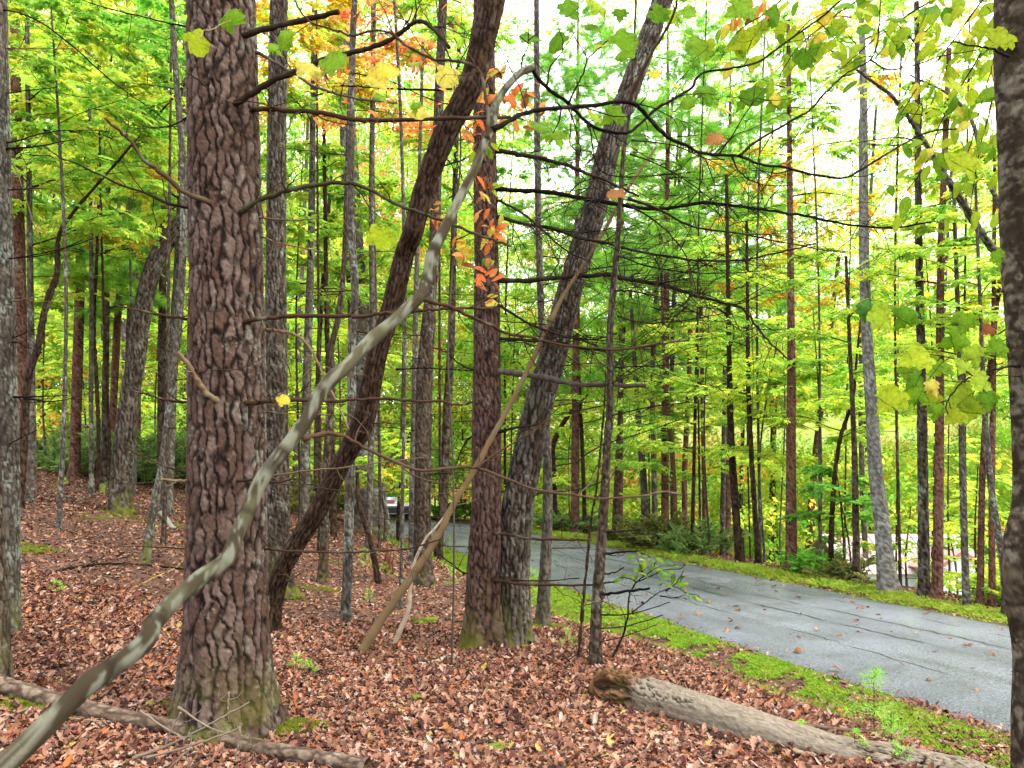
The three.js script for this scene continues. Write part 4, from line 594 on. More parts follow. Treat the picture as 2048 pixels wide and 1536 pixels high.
// ---------- dead pole leaning on the oak ----------
{
  const b = ground(718, 1308), o = thing('dead_pole', 'pale bare dead pole propped against the thick leaning trunk', 'dead tree', b), px = pl('H', [110, 880, 250, 660, 400, 440, 550, 220, 660, 0], 'E', [780, 1300, 860, 1150, 980, 930, 1100, 700, 1200, 480, 1300, 280, 1480, 0], 'B', [1600, 1250, 1700, 1080, 1850, 860]);
  const z1 = leanTree.axis.z + 0.25; limb(o, [b.clone().add(V(-0.03, -0.06, 0))].concat(px.slice(1).map((q, k) => atZ(q[0], q[1], mix(b.z, z1, (k + 1) / (px.length - 1))))), 0.040, 0.010, { c: [0.115, 0.075, 0.036], tw: 9, tl: 0.2, name: 'stem', tip: 0.85, kink: 0.4 });
  const q = ground(820, 1240), z = b.z - 0.3; limb(o, [V(q.x, q.y - 0.05, z)].concat(pl('H', [402, 600, 410, 500, 430, 350, 500, 200, 560, 130, 640, 30]).map((p) => atZ(p[0], p[1], z + 0.05))), 0.024, 0.010, { c: [0.30, 0.235, 0.165], tw: 1, tl: 0.1, kink: 0.5, label: 'pale broken side branch' });
}
// ---------- fallen wood ----------
R = rng(303);
function lying(px, w, lift = 0.4) { return px.map((q) => { const p = ground(q[0], q[1]); const r = w / ZS / 2 * pxm(p.z); p.y += r * lift; return p; }); }
function stick(name, label, cat, px, w0, w1, c, { tw = 2, tl = 0.2, group, lift = 0.5 } = {}) {
  const P = lying(px, (w0 + w1) / 2, lift), o = thing(name, label, cat, P[0].clone(), group);
  limb(o, P, w0 / ZS / 2 * pxm(P[0].z), w1 / ZS / 2 * pxm(P[P.length - 1].z), { c, tw, tl, name: 'stem', kink: 0.5, tip: 1 }); return o;
}
{ // the thick log by the road
  const C = [[1190, 1392, 66], [1225, 1397, 68], [1290, 1412, 64], [1348, 1427, 62], [1450, 1458, 54], [1553, 1484, 48], [1690, 1508, 38], [1792, 1524, 34], [1929, 1545, 32], [2040, 1565, 30]];
  const P = C.map(([x, y, w]) => { const p = ground(x, y + 6); p.y += w / 2 * pxm(p.z) * (x < 1500 ? 0.72 : x < 1600 ? 0.45 : x < 1740 ? 0.05 : 0.3); return p; }), base = P[0].clone(), o = thing('fallen_log', 'thick weathered grey log with a rotten brown butt lying beside the road verge', 'log', base);
  const curve = new THREE.CatmullRomCurve3(P), L = curve.getLength(), n = Math.ceil(L / 0.012), S = 96, cs = curve.getSpacedPoints(n), g = new Geo(base), N = V(0, 0, 0), Bq = V(0, 0, 0), T = V(0, 0, 0);
  for (let k = 0; k <= n; k++) {
    const f = k / n, fi = f * (C.length - 1), i = Math.min(C.length - 2, Math.floor(fi)), r0 = mix(C[i][2] * pxm(P[i].z), C[i + 1][2] * pxm(P[i + 1].z), fi - i) / 2;
    T.subVectors(cs[Math.min(n, k + 4)], cs[Math.max(0, k - 4)]).normalize(); N.crossVectors(T, V(0, 1, 0)).normalize(); Bq.crossVectors(N, T);
    const rot = 1 - sst(0.28, 0.42, f * L + 0.12 * (vn(k * 0.05, 2) - 0.5)); // rotten butt
    for (let j = 0; j <= S; j++) {
      const a = (j % S) / S * 6.2832, x = Math.cos(a), y = Math.sin(a), h = f * L;
      const big = fbm(x * 2 + 3, h * 4, y * 2), mid = fbm(x * 7, h * 13, y * 7), fine = fbm(x * 22, h * 70, y * 22), flake = worley((j % S) / S * 18 + (mid - 0.5) * 2.5, h * 8 + big * 3, 18, 91), crack = 1 - sst(0.04, 0.20, flake[1] - flake[0]), cm = sst(0.40, 0.52, fbm(x * 1.3 + 7, h * 1.5, y * 1.3));
      let d = 0.018 * (big - 0.5) + 0.006 * (fine - 0.5) - 0.013 * crack * cm, c = mixc([0.105, 0.08, 0.056], [0.215, 0.18, 0.135], sst(0.3, 0.7, 0.5 * fine + 0.5 * mid));
      c = mixc(c, [0.014, 0.009, 0.006], Math.max(crack * cm, sst(0.6, 0.7, mid) * 0.35)); c = mixc(c, [0.18, 0.11, 0.08], sst(0.55, 0.75, fbm(x + 20, h * 2.2, y)) * 0.5 * sst(0.9, 1.8, h));
      const hole = sst(0.42, 0.60, fbm(x * 3.4, h * 11, y * 3.4 + 9));
      let cr = mixc([0.095, 0.045, 0.022], [0.17, 0.09, 0.042], mid); cr = mixc(cr, [0.014, 0.008, 0.005], hole * 0.85); cr = mixc(cr, [0.07, 0.066, 0.016], sst(0.5, 0.62, fbm(x * 2 + 1, h * 5, y * 2)) * sst(0.12, 0.34, h));
      c = mixc(c, cr, rot); d = mix(d, 0.055 * (mid - 0.5) - 0.05 * hole + 0.012 * (fine - 0.5), rot);
      const end = f * L < 0.10 ? (1 - (1 - f * L / 0.10) ** 2 * (0.35 + 0.5 * mid)) : 1, r = (r0 + d) * end;
      g.v(cs[k].x + N.x * x * r + Bq.x * y * r, cs[k].y + N.y * x * r + Bq.y * y * r, cs[k].z + N.z * x * r + Bq.z * y * r, c, a * 0.08, h);
    }
  }
  const w = S + 1; for (let k = 0; k < n; k++) for (let j = 0; j < S; j++) { const q = k * w + j; g.t(q, q + 1, q + w); g.t(q + 1, q + w + 1, q + w); }
  part('trunk', g.build(S), barkM, o);
  // jagged upright splinters of the broken butt
  const up = new Geo(base); for (const [x, y, h, w2] of [[1196, 1352, 34, 26], [1214, 1342, 24, 26], [1236, 1345, 22, 20], [1188, 1365, 22, 24]]) { const z = base.z - 0.03, b = atZ(x, y + 18, z), t = atZ(x + rr(-5, 5), y - h * 0.4, z); tube(up, [b, b.clone().lerp(t, 0.6), t], [w2 / 2 * pxm(z), w2 / 2.6 * pxm(z), 0.012], 9, (f, j, p) => mixc([0.025, 0.014, 0.009], [0.19, 0.10, 0.04], fbm(p.x * 40, p.y * 40, p.z * 40) * 1.2 - 0.1), 0.5); }
  part('splinter', up.build(), twigM, o, 'ragged brown rotten wood at the butt');
}
{ // long thin log across the lower left
  const px = pl('G', [-120, 1050, 0, 1115, 300, 1195, 600, 1278, 900, 1348, 1200, 1408, 1500, 1478, 1800, 1535, 2150, 1600]), P = px.map((q) => { const p = ground(q[0], q[1]); p.y += 0.05; return p; }), o = thing('fallen_log', 'long slim brown log lying across the leaves before the thickest pine', 'log', P[1].clone());
  part('trunk', trunkGeo(o.position, P, P.map((_, k) => 0.055 - 0.002 * k), 'log', { cell: 0.0075, flare: 0, seed: 61 }), barkM, o);
}
// dry twigs leaning over it
{
  const b = ground(420, 1500), o = thing('dry_branch', 'tangle of pale dry twigs lying on the slim log before the thickest pine', 'dead branch', b), z = -4.12;
  for (const [l, w0, w1, dz] of [[pl('G', [780, 1480, 1000, 1400, 1190, 1300, 1300, 1240, 1460, 1150]), 20, 8, 0], [pl('G', [820, 1200, 950, 1290, 1080, 1370]), 12, 10, 0.03], [pl('G', [1040, 1180, 1200, 1285, 1310, 1330]), 15, 8, 0.02], [pl('G', [860, 1475, 1100, 1410, 1280, 1350, 1400, 1300, 1410, 1275]), 16, 8, 0.05], [pl('G', [1340, 1090, 1337, 1160, 1335, 1230]), 12, 9, -0.05], [pl('G', [1060, 1210, 1020, 1280, 970, 1400]), 11, 6, 0.03], [pl('G', [1400, 1290, 1395, 1400, 1375, 1490]), 18, 9, 0.05], [pl('G', [1000, 1530, 1070, 1460, 1130, 1420]), 12, 8, 0.1]]) branch(o, l, w0, w1, z + dz, z + dz, { c: [0.13, 0.10, 0.072], tw: 2, tl: 0.12 });
}
const ST = [
  ['dark arched dead branch lying on the slope left of the thickest pine', pl('G', [240, 440, 350, 390, 500, 365, 700, 350, 900, 360, 1090, 385]), 20, 14, COL.dark],
  ['yellowish stripped stick leaning on the arched dead branch', pl('G', [555, 610, 760, 500, 900, 430, 1030, 370, 1090, 300]), 18, 8, [0.25, 0.165, 0.06]],
  ['pale birch-like stick below the foot of the straight reddish pine', pl('H', [465, 950, 560, 930, 640, 890, 740, 935]), 34, 18, [0.28, 0.24, 0.19]],
  ['short tan stick below the pale stick near the straight reddish pine', pl('H', [490, 895, 600, 985, 740, 995, 870, 965]), 18, 12, COL.tan],
  ['longest tan stick running from mid leaves toward the fallen log', pl('H', [870, 1105, 1000, 1160, 1200, 1190, 1400, 1220, 1600, 1240, 1750, 1255, 2020, 1290]), 30, 16, [0.2, 0.135, 0.078]],
  ['brown forked stick parallel to and nearer than the longest tan stick', pl('H', [1130, 1280, 1300, 1305, 1450, 1345, 1600, 1370, 1750, 1470, 1850, 1535]), 26, 12, [0.13, 0.085, 0.054]],
  ['thin stick left of the dead pole foot', pl('H', [0, 870, 200, 905, 400, 960]), 18, 10, COL.tan],
  ['thin brown stick lying in front of the two joined trunks', pl('H', [320, 885, 600, 885, 820, 882]), 16, 10, COL.brown],
  ['grey-tan stick right of the thickest pine, pointing to the dead pole foot', pl('G', [1580, 735, 1750, 748, 2048, 795, 2340, 790]), 26, 16, COL.tan],
  ['short brown stick between the straight pine and the young pine', pl('H', [1280, 915, 1350, 940, 1420, 975]), 16, 10, COL.brown],
  ['brown branch resting along the front of the thick fallen log', pl('I', [0, 1265, 250, 1290, 500, 1325, 750, 1350, 1000, 1375, 1130, 1385]), 28, 18, [0.095, 0.055, 0.038]],
  ['broken tan stick at the bottom edge below the fallen log', pl('I', [700, 1460, 800, 1490, 950, 1560]), 46, 36, [0.19, 0.14, 0.09]],
  ['mossy grey stick on the far left slope behind the curved trunk', pl('D', [120, 1440, 260, 1445, 400, 1455, 620, 1470]), 18, 12, COL.grey],
  ['short whitish log piece behind the thin pale trunk left of the thickest pine', pl('G', [940, 60, 980, 100, 1010, 140]), 30, 26, [0.2, 0.19, 0.16]],
  ['dark stick right of the curved trunk on the slope', pl('D', [770, 1330, 880, 1335, 1000, 1350]), 16, 10, COL.dark],
  ['grey dead branch on the slope farther up than the short whitish log piece', pl('D', [940, 1440, 1020, 1460, 1090, 1490]), 14, 8, COL.grey],
];
for (const [l, px, w0, w1, c] of ST) stick('fallen_branch', l, 'dead branch', px, w0, w1, c, { lift: l.includes('resting') ? 4.5 : 0.6, tw: 3 });
for (let k = 0; k < 46; k++) { const p = ground(rr(40, 1500), rr(1040, 1520)); if (sOf(p.x, p.z) > 4.3 || p.z < -22) continue; const a = rr(0, 6.28), l = rr(0.15, 0.5), P = [0, 0.5, 1].map((f) => { const x = p.x + Math.cos(a + f * 0.3) * l * f, z = p.z + Math.sin(a + f * 0.3) * l * f; return V(x, height(x, z) + 0.02 + 0.02 * R(), z); }), o = thing('fallen_twig', 'small loose twig lying among the brown fallen leaves', 'twig', P[0].clone(), 'loose twigs on the leaf litter'); limb(o, P, rr(0.003, 0.006), 0.002, { c: pick([COL.tan, COL.brown, COL.dead, COL.pale]), tw: 2, tl: 0.12, name: 'stem' }); }
// broken red-brown stumps, snag, stones
{
  const b = ground(773, 1147), o = thing('broken_stump', 'small splintered red-brown stump right of the short dark dead stem', 'stump', b), g = new Geo(b);
  for (const [dx, h, r] of [[0, 0.46, 0.035], [0.05, 0.36, 0.022], [-0.03, 0.28, 0.02], [0.09, 0.30, 0.016]]) tube(g, [V(b.x + dx, b.y - 0.05, b.z), V(b.x + dx, b.y + h * 0.6, b.z + 0.01), V(b.x + dx * 1.2 + 0.01, b.y + h, b.z)], [r, r * 0.8, 0.004], 8, twigCol([0.10, 0.034, 0.02]), 0.3); part('wood', g.build(), twigM, o);
  const b2 = ground(172, 935), q = thing('dead_snag', 'twisted pale uprooted snag standing on the far left slope before the shrubs', 'dead tree', b2), z = b2.z;
  for (const [l, w0, w1] of [[[[172, 935], [173, 905], [176, 870], [178, 852]], 26, 14], [[[140, 890], [150, 862], [172, 853], [182, 851], [201, 860], [207, 898]], 16, 10], [[[176, 856], [160, 850], [152, 853]], 20, 8], [[[180, 852], [186, 846], [178, 840]], 12, 6], [[[207, 860], [225, 868], [240, 880]], 8, 5]]) branch(q, l, w0, w1, z, z + 0.1, { c: l[0][0] === 172 ? COL.dark : [0.22, 0.16, 0.135], tw: 3, tl: 0.3 });
  for (const [x, y, w, l] of [[840, 1248, 26, 'mossy grey stone right of the pale broken side branch, smaller of the pair'], [862, 1243, 34, 'mossy grey stone, larger of the pair under the dead pole'], [783, 1264, 20, 'lone small mossy stone left of the mossy pair, near the dead pole foot'], [832, 1402, 40, 'flat moss-covered stone in the leaves below the dead pole'], [995, 1502, 46, 'pale flat mossy stone at the bottom edge below the straight pine']]) {
    const p = ground(x, y), o2 = thing('mossy_stone', l, 'stone', p), s = w / 2 * pxm(p.z), g2 = new THREE.IcosahedronGeometry(1, 4), a = g2.attributes.position, c = new Float32Array(a.count * 3);
    for (let k = 0; k < a.count; k++) { const X = a.getX(k), Y = a.getY(k), Z = a.getZ(k), n = 0.75 + 0.5 * fbm(X * 1.4 + x, Y * 1.4, Z * 1.4); a.setXYZ(k, X * n * s, Y * n * s * 0.5, Z * n * s); const m = mixc([0.11, 0.10, 0.085], [0.10, 0.14, 0.012], sst(0.35, 0.55, fbm(X * 4, Y * 4 + x, Z * 4) + Y * 0.25)); c.set(m, k * 3); }
    g2.setAttribute('color', new THREE.BufferAttribute(c, 3)); g2.computeVertexNormals(); part('stone', g2, barkM, o2);
  }
}
// ---------- seedlings ----------
for (const [x, y, h, l] of [[1062, 1228, 90, 'feathery green pine seedling between the leaning trunk and the lichened roadside trunk'], [1748, 1478, 120, 'tallest feathery pine seedling by the buried end of the fallen log'], [1782, 1500, 70, 'bushy pine seedling just right of the tallest seedling by the log'], [1608, 1492, 42, 'low pine seedling touching the front of the fallen log'], [1712, 1520, 50, 'small pine seedling in front of the fallen log, left of the tallest'], [1805, 1536, 50, 'pine seedling at the bottom edge right of the fallen log'], [113, 1190, 26, 'tiny bright pine seedling right of the lichen-spotted left trunk'], [120, 990, 36, 'small pine seedling on the far left slope'], [212, 1000, 34, 'small pine seedling left of the curved trunk'], [731, 1146, 46, 'pine seedling left of the short dark dead stem'], [772, 1158, 30, 'pine seedling right of the short dark dead stem'], [738, 1208, 26, 'pale tiny pine seedling below the short dark dead stem'], [905, 1182, 40, 'pine seedling left of the straight reddish pine'], [893, 1118, 44, 'pine seedling on the bank beside the road behind the mid tree'], [1133, 1306, 40, 'thin pine seedling left of the thin black stem'], [590, 1345, 30, 'tiny seedling right of the thickest pine trunk'], [620, 1352, 24, 'pale tiny seedling farther right of the thickest pine trunk']]) {
  const b = ground(x, y), o = thing('pine_seedling', l, 'seedling', b), H = h * pxm(b.z), w = new Geo(b), g = new Geo(b), t = V(b.x + rr(-0.1, 0.1) * H, b.y + H, b.z);
  tube(w, [V(b.x, b.y - 0.03, b.z), t], [0.004, 0.002], 4, COL.brown);
  for (let k = 0; k < 5 + h / 8; k++) { const f = rr(0.2, 1), p = b.clone().lerp(t, f), a = rr(0, 6.28), d = V(Math.cos(a), rr(0.1, 0.7), Math.sin(a)).normalize(), e = p.clone().addScaledVector(d, H * 0.42 * (1.15 - f) + 0.02); tube(w, [p, e], [0.002, 0.001], 3, COL.brown); for (let j = 0; j < 3; j++) tuft(g, p.clone().lerp(e, 0.4 + 0.3 * j), d, clamp(H * 0.18, 0.03, 0.075), 12, 0.0022, PAL.pine); }
  tuft(g, t, V(0, 1, 0), 0.05, 16, 0.0022, PAL.pine); part('stem', w.build(), twigM, o); part('foliage', g.build(), needleM, o);
}
{ // beech-like sapling whose green leaves stand before the road
  const b = ground(1214, 1322), o = thing('leafy_sapling', 'small sapling with glossy green leaves spread in front of the road, beside the young pine', 'sapling', b), z = b.z;
  const G2 = (a) => a.map((q) => [1000 + q[0] / 5.12, 1100 + q[1] / 5.12]);
  limb(o, [b.clone().add(V(0, -0.05, 0))].concat(G2([[1240, 930], [1300, 720], [1330, 440], [1420, 310], [1560, 200], [1600, 110]]).map((q) => atZ(q[0], q[1], z))), 0.011, 0.004, { c: COL.dark, tw: 2, name: 'stem' });
  for (const l of [[[1350, 640], [1500, 530], [1640, 430], [1800, 380], [1910, 440], [2030, 460]], [[1420, 320], [1560, 260], [1700, 200], [1850, 190], [1900, 150]], [[1400, 330], [1330, 290], [1220, 280]], [[1470, 260], [1440, 170], [1400, 80]], [[1640, 470], [1780, 490], [1900, 460]], [[1700, 420], [1800, 340], [1880, 210]]]) branch(o, G2(l), 8, 4, z, z + 0.1, { c: COL.dark, tw: 2, tl: 0.12 });
  for (const [x, y] of G2([[1340, 75], [1430, 35], [1500, 60], [1400, 130], [1480, 150], [1390, 205], [1440, 180], [1560, 120], [1550, 190], [1590, 160], [1640, 100], [1650, 140], [1700, 190], [1740, 130], [1750, 220], [1800, 160], [1780, 60], [1450, 240], [1490, 250], [1330, 260], [1250, 270], [1200, 310], [1350, 295], [1390, 290], [1640, 210], [1600, 240], [1680, 295], [1770, 295], [1640, 355], [1720, 360], [1750, 375], [1800, 330], [1840, 345], [1890, 345], [1860, 280], [1870, 370], [1940, 140], [1930, 460], [1990, 490], [2030, 455], [2030, 500], [1530, 90], [1700, 240], [1460, 100], [1610, 200]])) bigLeaf(o, atZ(x, y, z + rr(-0.1, 0.15)), rr(14, 20) * pxm(z), 'beech', pick(['dg', 'g', 'g', 'g', 'yg']), V(rr(-1, 1), rr(-0.4, 0.3), rr(-0.3, 0.3)), V(rr(-0.5, 0.5), 1, rr(0.1, 0.8)).normalize());
}
// ---------- woods behind: every trunk one can tell apart ----------
R = rng(404);
const CR = (y0, y1, n, L, pal, o = {}) => ({ y0, y1, n, L, pal: PAL[pal], ...o });
// left, up the slope
tree({ name: 'pine_tree', label: 'reddish pine trunk just right of the lichen-spotted left trunk', p: [[44, 960, 27], [42, 700, 25], [38, 500, 23], [34, 300, 21], [30, 60, 19]], D: 13, bark: 'red', crown: CR(-60, 420, 12, 2.6, 'yg', { dens: 0.8 }) });
tree({ label: 'slim pale grey trunk touching the reddish pine beside the lichen-spotted left trunk', p: [[64, 945, 15], [62, 700, 14], [60, 500, 12], [56, 200, 10]], D: 12.4, bark: 'grey', crown: CR(40, 500, 9, 2.2, 'yg') });
tree({ label: 'dark crooked slim trunk curving right beyond the lichen-spotted left trunk', p: [[48, 880, 16], [52, 800, 15], [60, 740, 15], [76, 694, 15], [84, 649, 14], [95, 600, 14], [113, 551, 13], [118, 470, 9], [150, 420, 7], [185, 380, 6]], D: 11.6, bark: 'dark', crown: CR(250, 480, 7, 1.7, 'yg') });
tree({ name: 'pine_tree', label: 'red-brown pine trunk midway between the lichen-spotted trunk and the curved trunk', p: [[150, 945, 21], [153, 800, 20], [159, 600, 19], [164, 400, 17], [170, 100, 14]], D: 18, bark: 'red', crown: CR(-40, 360, 14, 3.0, 'lime', { size: 0.09 }) });
tree({ label: 'thin grey trunk paired with a darker one, right of the red-brown pine', p: [[183, 960, 10], [182, 800, 9], [183, 600, 9], [180, 300, 7]], D: 15, bark: 'grey', crown: CR(120, 520, 8, 2, 'yg') });
tree({ label: 'thin dark trunk, right one of the close pair beyond the red-brown pine', p: [[197, 900, 9], [193, 760, 9], [188, 660, 8], [196, 450, 7], [200, 200, 5]], D: 15.6, bark: 'dark', crown: CR(80, 520, 8, 2.2, 'gold') });
tree({ name: 'pine_tree', label: 'slender bright red-barked pine leaning right, left of the curved trunk', p: [[222, 925, 14], [226, 830, 14], [232, 700, 15], [238, 600, 14], [252, 480, 12], [266, 300, 10]], D: 19, bark: 'red' });
tree({ name: 'pine_tree', label: 'second red-barked pine disappearing behind the curved trunk', p: [[272, 900, 17], [274, 700, 16], [279, 500, 15], [284, 420, 13], [290, 100, 10]], D: 21, bark: 'red', crown: CR(-50, 500, 12, 3.2, 'yg', { size: 0.09 }) });
tree({ label: 'grey trunk half hidden just left of the curved trunk', p: [[256, 900, 16], [258, 740, 16], [262, 600, 15], [268, 420, 12], [275, 150, 9]], D: 20, bark: 'brown', crown: CR(40, 420, 10, 3, 'lime', { size: 0.09 }) });
tree({ label: 'grey-brown trunk between the curved trunk and the thin pale left trunk', p: [[322, 950, 17], [323, 780, 16], [325, 600, 15], [330, 300, 12]], D: 17, bark: 'brown', crown: CR(-20, 460, 10, 2.8, 'yg') });
tree({ label: 'lichened grey trunk leaning right, close behind the left side of the thickest pine', p: [[335, 980, 22], [342, 800, 21], [350, 650, 20], [358, 500, 17], [366, 250, 13]], D: 14, bark: 'grey', crown: CR(60, 520, 9, 2.2, 'yg') });
tree({ name: 'white_pine_tree', label: 'bluish green pine with feathery boughs beyond the curved trunk', p: [[208, 930, 14], [212, 700, 13], [216, 400, 10], [220, 230, 5]], D: 17.5, bark: 'brown', crown: CR(270, 620, 26, 2.0, 'pine', { pine: 4, size: 0.15, twLen: 0.5, el: [0.0, 0.4] }) });
// understory that fills the left
for (const [x, D, y0, y1, n, L, pal, l, bot] of [[120, 10.5, -80, 260, 14, 2.2, 'yg', 'leafy maple spreading yellow-green layers high at the upper left', 1010], [330, 10.8, -120, 230, 13, 1.9, 'green', 'green-leaved maple reaching in behind the top left of the thickest pine', 1000], [220, 13.5, 100, 420, 14, 2.4, 'lime', 'yellow-leaved understory tree behind the long dead branch of the thickest pine', 960], [20, 15, 300, 640, 13, 2.6, 'yg', 'yellow-green understory tree beyond the lichen-spotted left trunk', 950], [95, 21, 480, 800, 14, 3.0, 'lime', 'bright lime-leaved tree glowing far between the left trunks', 930], [180, 24, 520, 860, 14, 3.2, 'lime', 'bright lime-leaved tree glowing far behind the thin grey and dark pair', 925], [310, 23, 480, 820, 14, 3.2, 'lime', 'gold-green tree far behind the curved trunk', 930], [270, 16, -60, 300, 13, 2.8, 'yg', 'tall yellow-green tree behind the curved trunk top', 950], [60, 19, -60, 360, 15, 3.4, 'gold', 'gold and green tree high behind the upper left trunks', 940], [400, 19, 350, 760, 10, 3, 'yg', 'yellow-green tree hidden for the most part by the thickest pine', 950]])
  tree({ name: 'maple_tree', label: l, p: [[x, bot, 105 / D], [x + rr(-15, 15), (bot + y0) / 2 + 100, 80 / D], [x + rr(-30, 30), y0, 40 / D]], D, bark: pick(['grey', 'brown', 'dark']), over: 0.3, crown: CR(y0, y1, n, L, pal, { size: 0.075 + D * 0.0016, az: undefined, dens: D < 14 ? 0.55 : 0.7 }) });
// centre
for (const [p, D, bark, l, crown] of [
  [[[824, 1100, 15], [826, 930, 14], [828, 850, 13], [832, 600, 11], [840, 300, 8]], 13, 'grey', 'slim pale trunk touching the left side of the mid tree'],
  [[[878, 1078, 18], [886, 1012, 18], [895, 808, 18], [902, 688, 16], [908, 450, 13], [915, 200, 10]], 17, 'brown', 'grey-brown trunk right of the mid tree, at the far edge of the road', CR(-40, 500, 10, 2.6, 'yg')],
  [[[668, 1020, 12], [662, 850, 12], [655, 700, 11], [650, 400, 9]], 16, 'dark', 'thin dark trunk left of the massive flared grey trunk'],
  [[[610, 1000, 20], [612, 850, 19], [616, 680, 17], [622, 500, 15], [626, 200, 12]], 15, 'grey', 'grey trunk between the furrowed trunk and the dark leaning trunk', CR(100, 620, 11, 2.5, 'yg')],
  [[[632, 985, 12], [634, 850, 12], [640, 650, 10], [655, 450, 8]], 19, 'brown', 'slim brown trunk just right of the grey trunk behind the dark leaning trunk'],
  [[[745, 700, 13], [743, 400, 12], [745, 240, 11], [748, 0, 9]], 14.5, 'grey', 'pale trunk standing behind the orange leaves above the dark leaning trunk'],
  [[[800, 1010, 13], [808, 940, 12], [818, 880, 10], [835, 820, 7]], 24, 'dark', 'short dark leaning trunk right of the distant car', null],
  [[[1109, 960, 10], [1106, 893, 12], [1120, 858, 11], [1141, 825, 9], [1165, 800, 5]], 16, 'dark', 'dark broken snag leaning right behind the thick leaning trunk'],
  [[[810, 640, 8], [808, 470, 8], [800, 200, 8], [790, 20, 7]], 9, 'grey', 'thin grey stem rising through the orange leaves'],
]) tree({ label: l, p, D, bark, crown: crown || undefined, over: l.includes('snag') || l.includes('short') ? 0.3 : 2 });
for (const [x, D, y0, y1, n, L, pal, l, bot] of [[600, 17, 250, 640, 14, 2.6, 'yg', 'yellow-green tree behind the furrowed trunk and the dark leaning trunk', 1000], [680, 22, 450, 900, 15, 3.2, 'lime', 'lime-leaved tree behind the massive flared trunk', 985], [760, 15, -60, 280, 13, 2.3, 'orange', 'orange-leaved tree high behind the dark leaning trunk', 1000], [640, 13, -80, 200, 10, 1.8, 'gold', 'gold-leaved tree at the top between the furrowed trunk and the orange leaves', 1010], [800, 19, 350, 700, 14, 2.8, 'yg', 'bright green tree behind the middle of the mid tree', 1005], [930, 24, 380, 780, 15, 3.3, 'green', 'fresh green tree behind the straight reddish pine', 1005], [870, 26, 700, 960, 13, 3.0, 'lime', 'low lime-green tree beside the far road bend', 1000], [770, 17, 890, 985, 7, 1.1, 'lime', 'small lime-leaved tree overhanging the distant car', 1030], [1020, 27, 520, 880, 14, 3.4, 'yg', 'yellow-green tree across the road behind the two joined trunks', 1010], [560, 24, 600, 940, 12, 3, 'lime', 'lime-green low tree glowing behind the furrowed trunk', 980], [880, 15, -100, 160, 9, 2.0, 'yg', 'light green tree at the top behind the dark leaning trunk', 1010], [1010, 18, 180, 520, 12, 2.3, 'green', 'green-leaved tree behind the top of the straight reddish pine', 1015]])
  tree({ name: 'maple_tree', label: l, p: [[x, bot, 105 / D], [x + rr(-12, 12), (bot + y0) / 2, 80 / D], [x + rr(-25, 25), y0, 35 / D]], D, bark: pick(['grey', 'brown', 'dark']), over: 0.3, crown: CR(y0, y1, n, L, pal, { size: (pal === 'orange' ? 0.07 : 0.075) + D * 0.0016, dens: pal === 'orange' ? 0.65 : 0.85 }) });
// white pines with feathery boughs behind the leaning trunk
for (const [x, D, y0, y1, n, L, l] of [[1150, 22, 60, 560, 30, 3.2, 'white pine with feathery boughs behind the thick leaning trunk'], [1330, 24, 60, 700, 40, 3.9, 'tall white pine with feathery boughs above the road, right of the slender young pine'], [1455, 27, 150, 620, 34, 3.5, 'white pine farther right, its reddish trunk showing against the sky'], [1240, 30, 300, 760, 34, 3.8, 'white pine farthest back, low boughs between the leaning trunk and the young pine']])
  tree({ name: 'white_pine_tree', label: l, p: [[x, 1050, 380 / D], [x + 2, 700, 330 / D], [x + 5, 300, 220 / D], [x + 6, y0 - 40, 90 / D]], D, bark: 'red', over: 0.4, crown: CR(y0, y1, n, L, 'pine', { pine: 3, size: 0.19, twLen: 0.8, el: [-0.15, 0.35], droop: 0.1 }) });
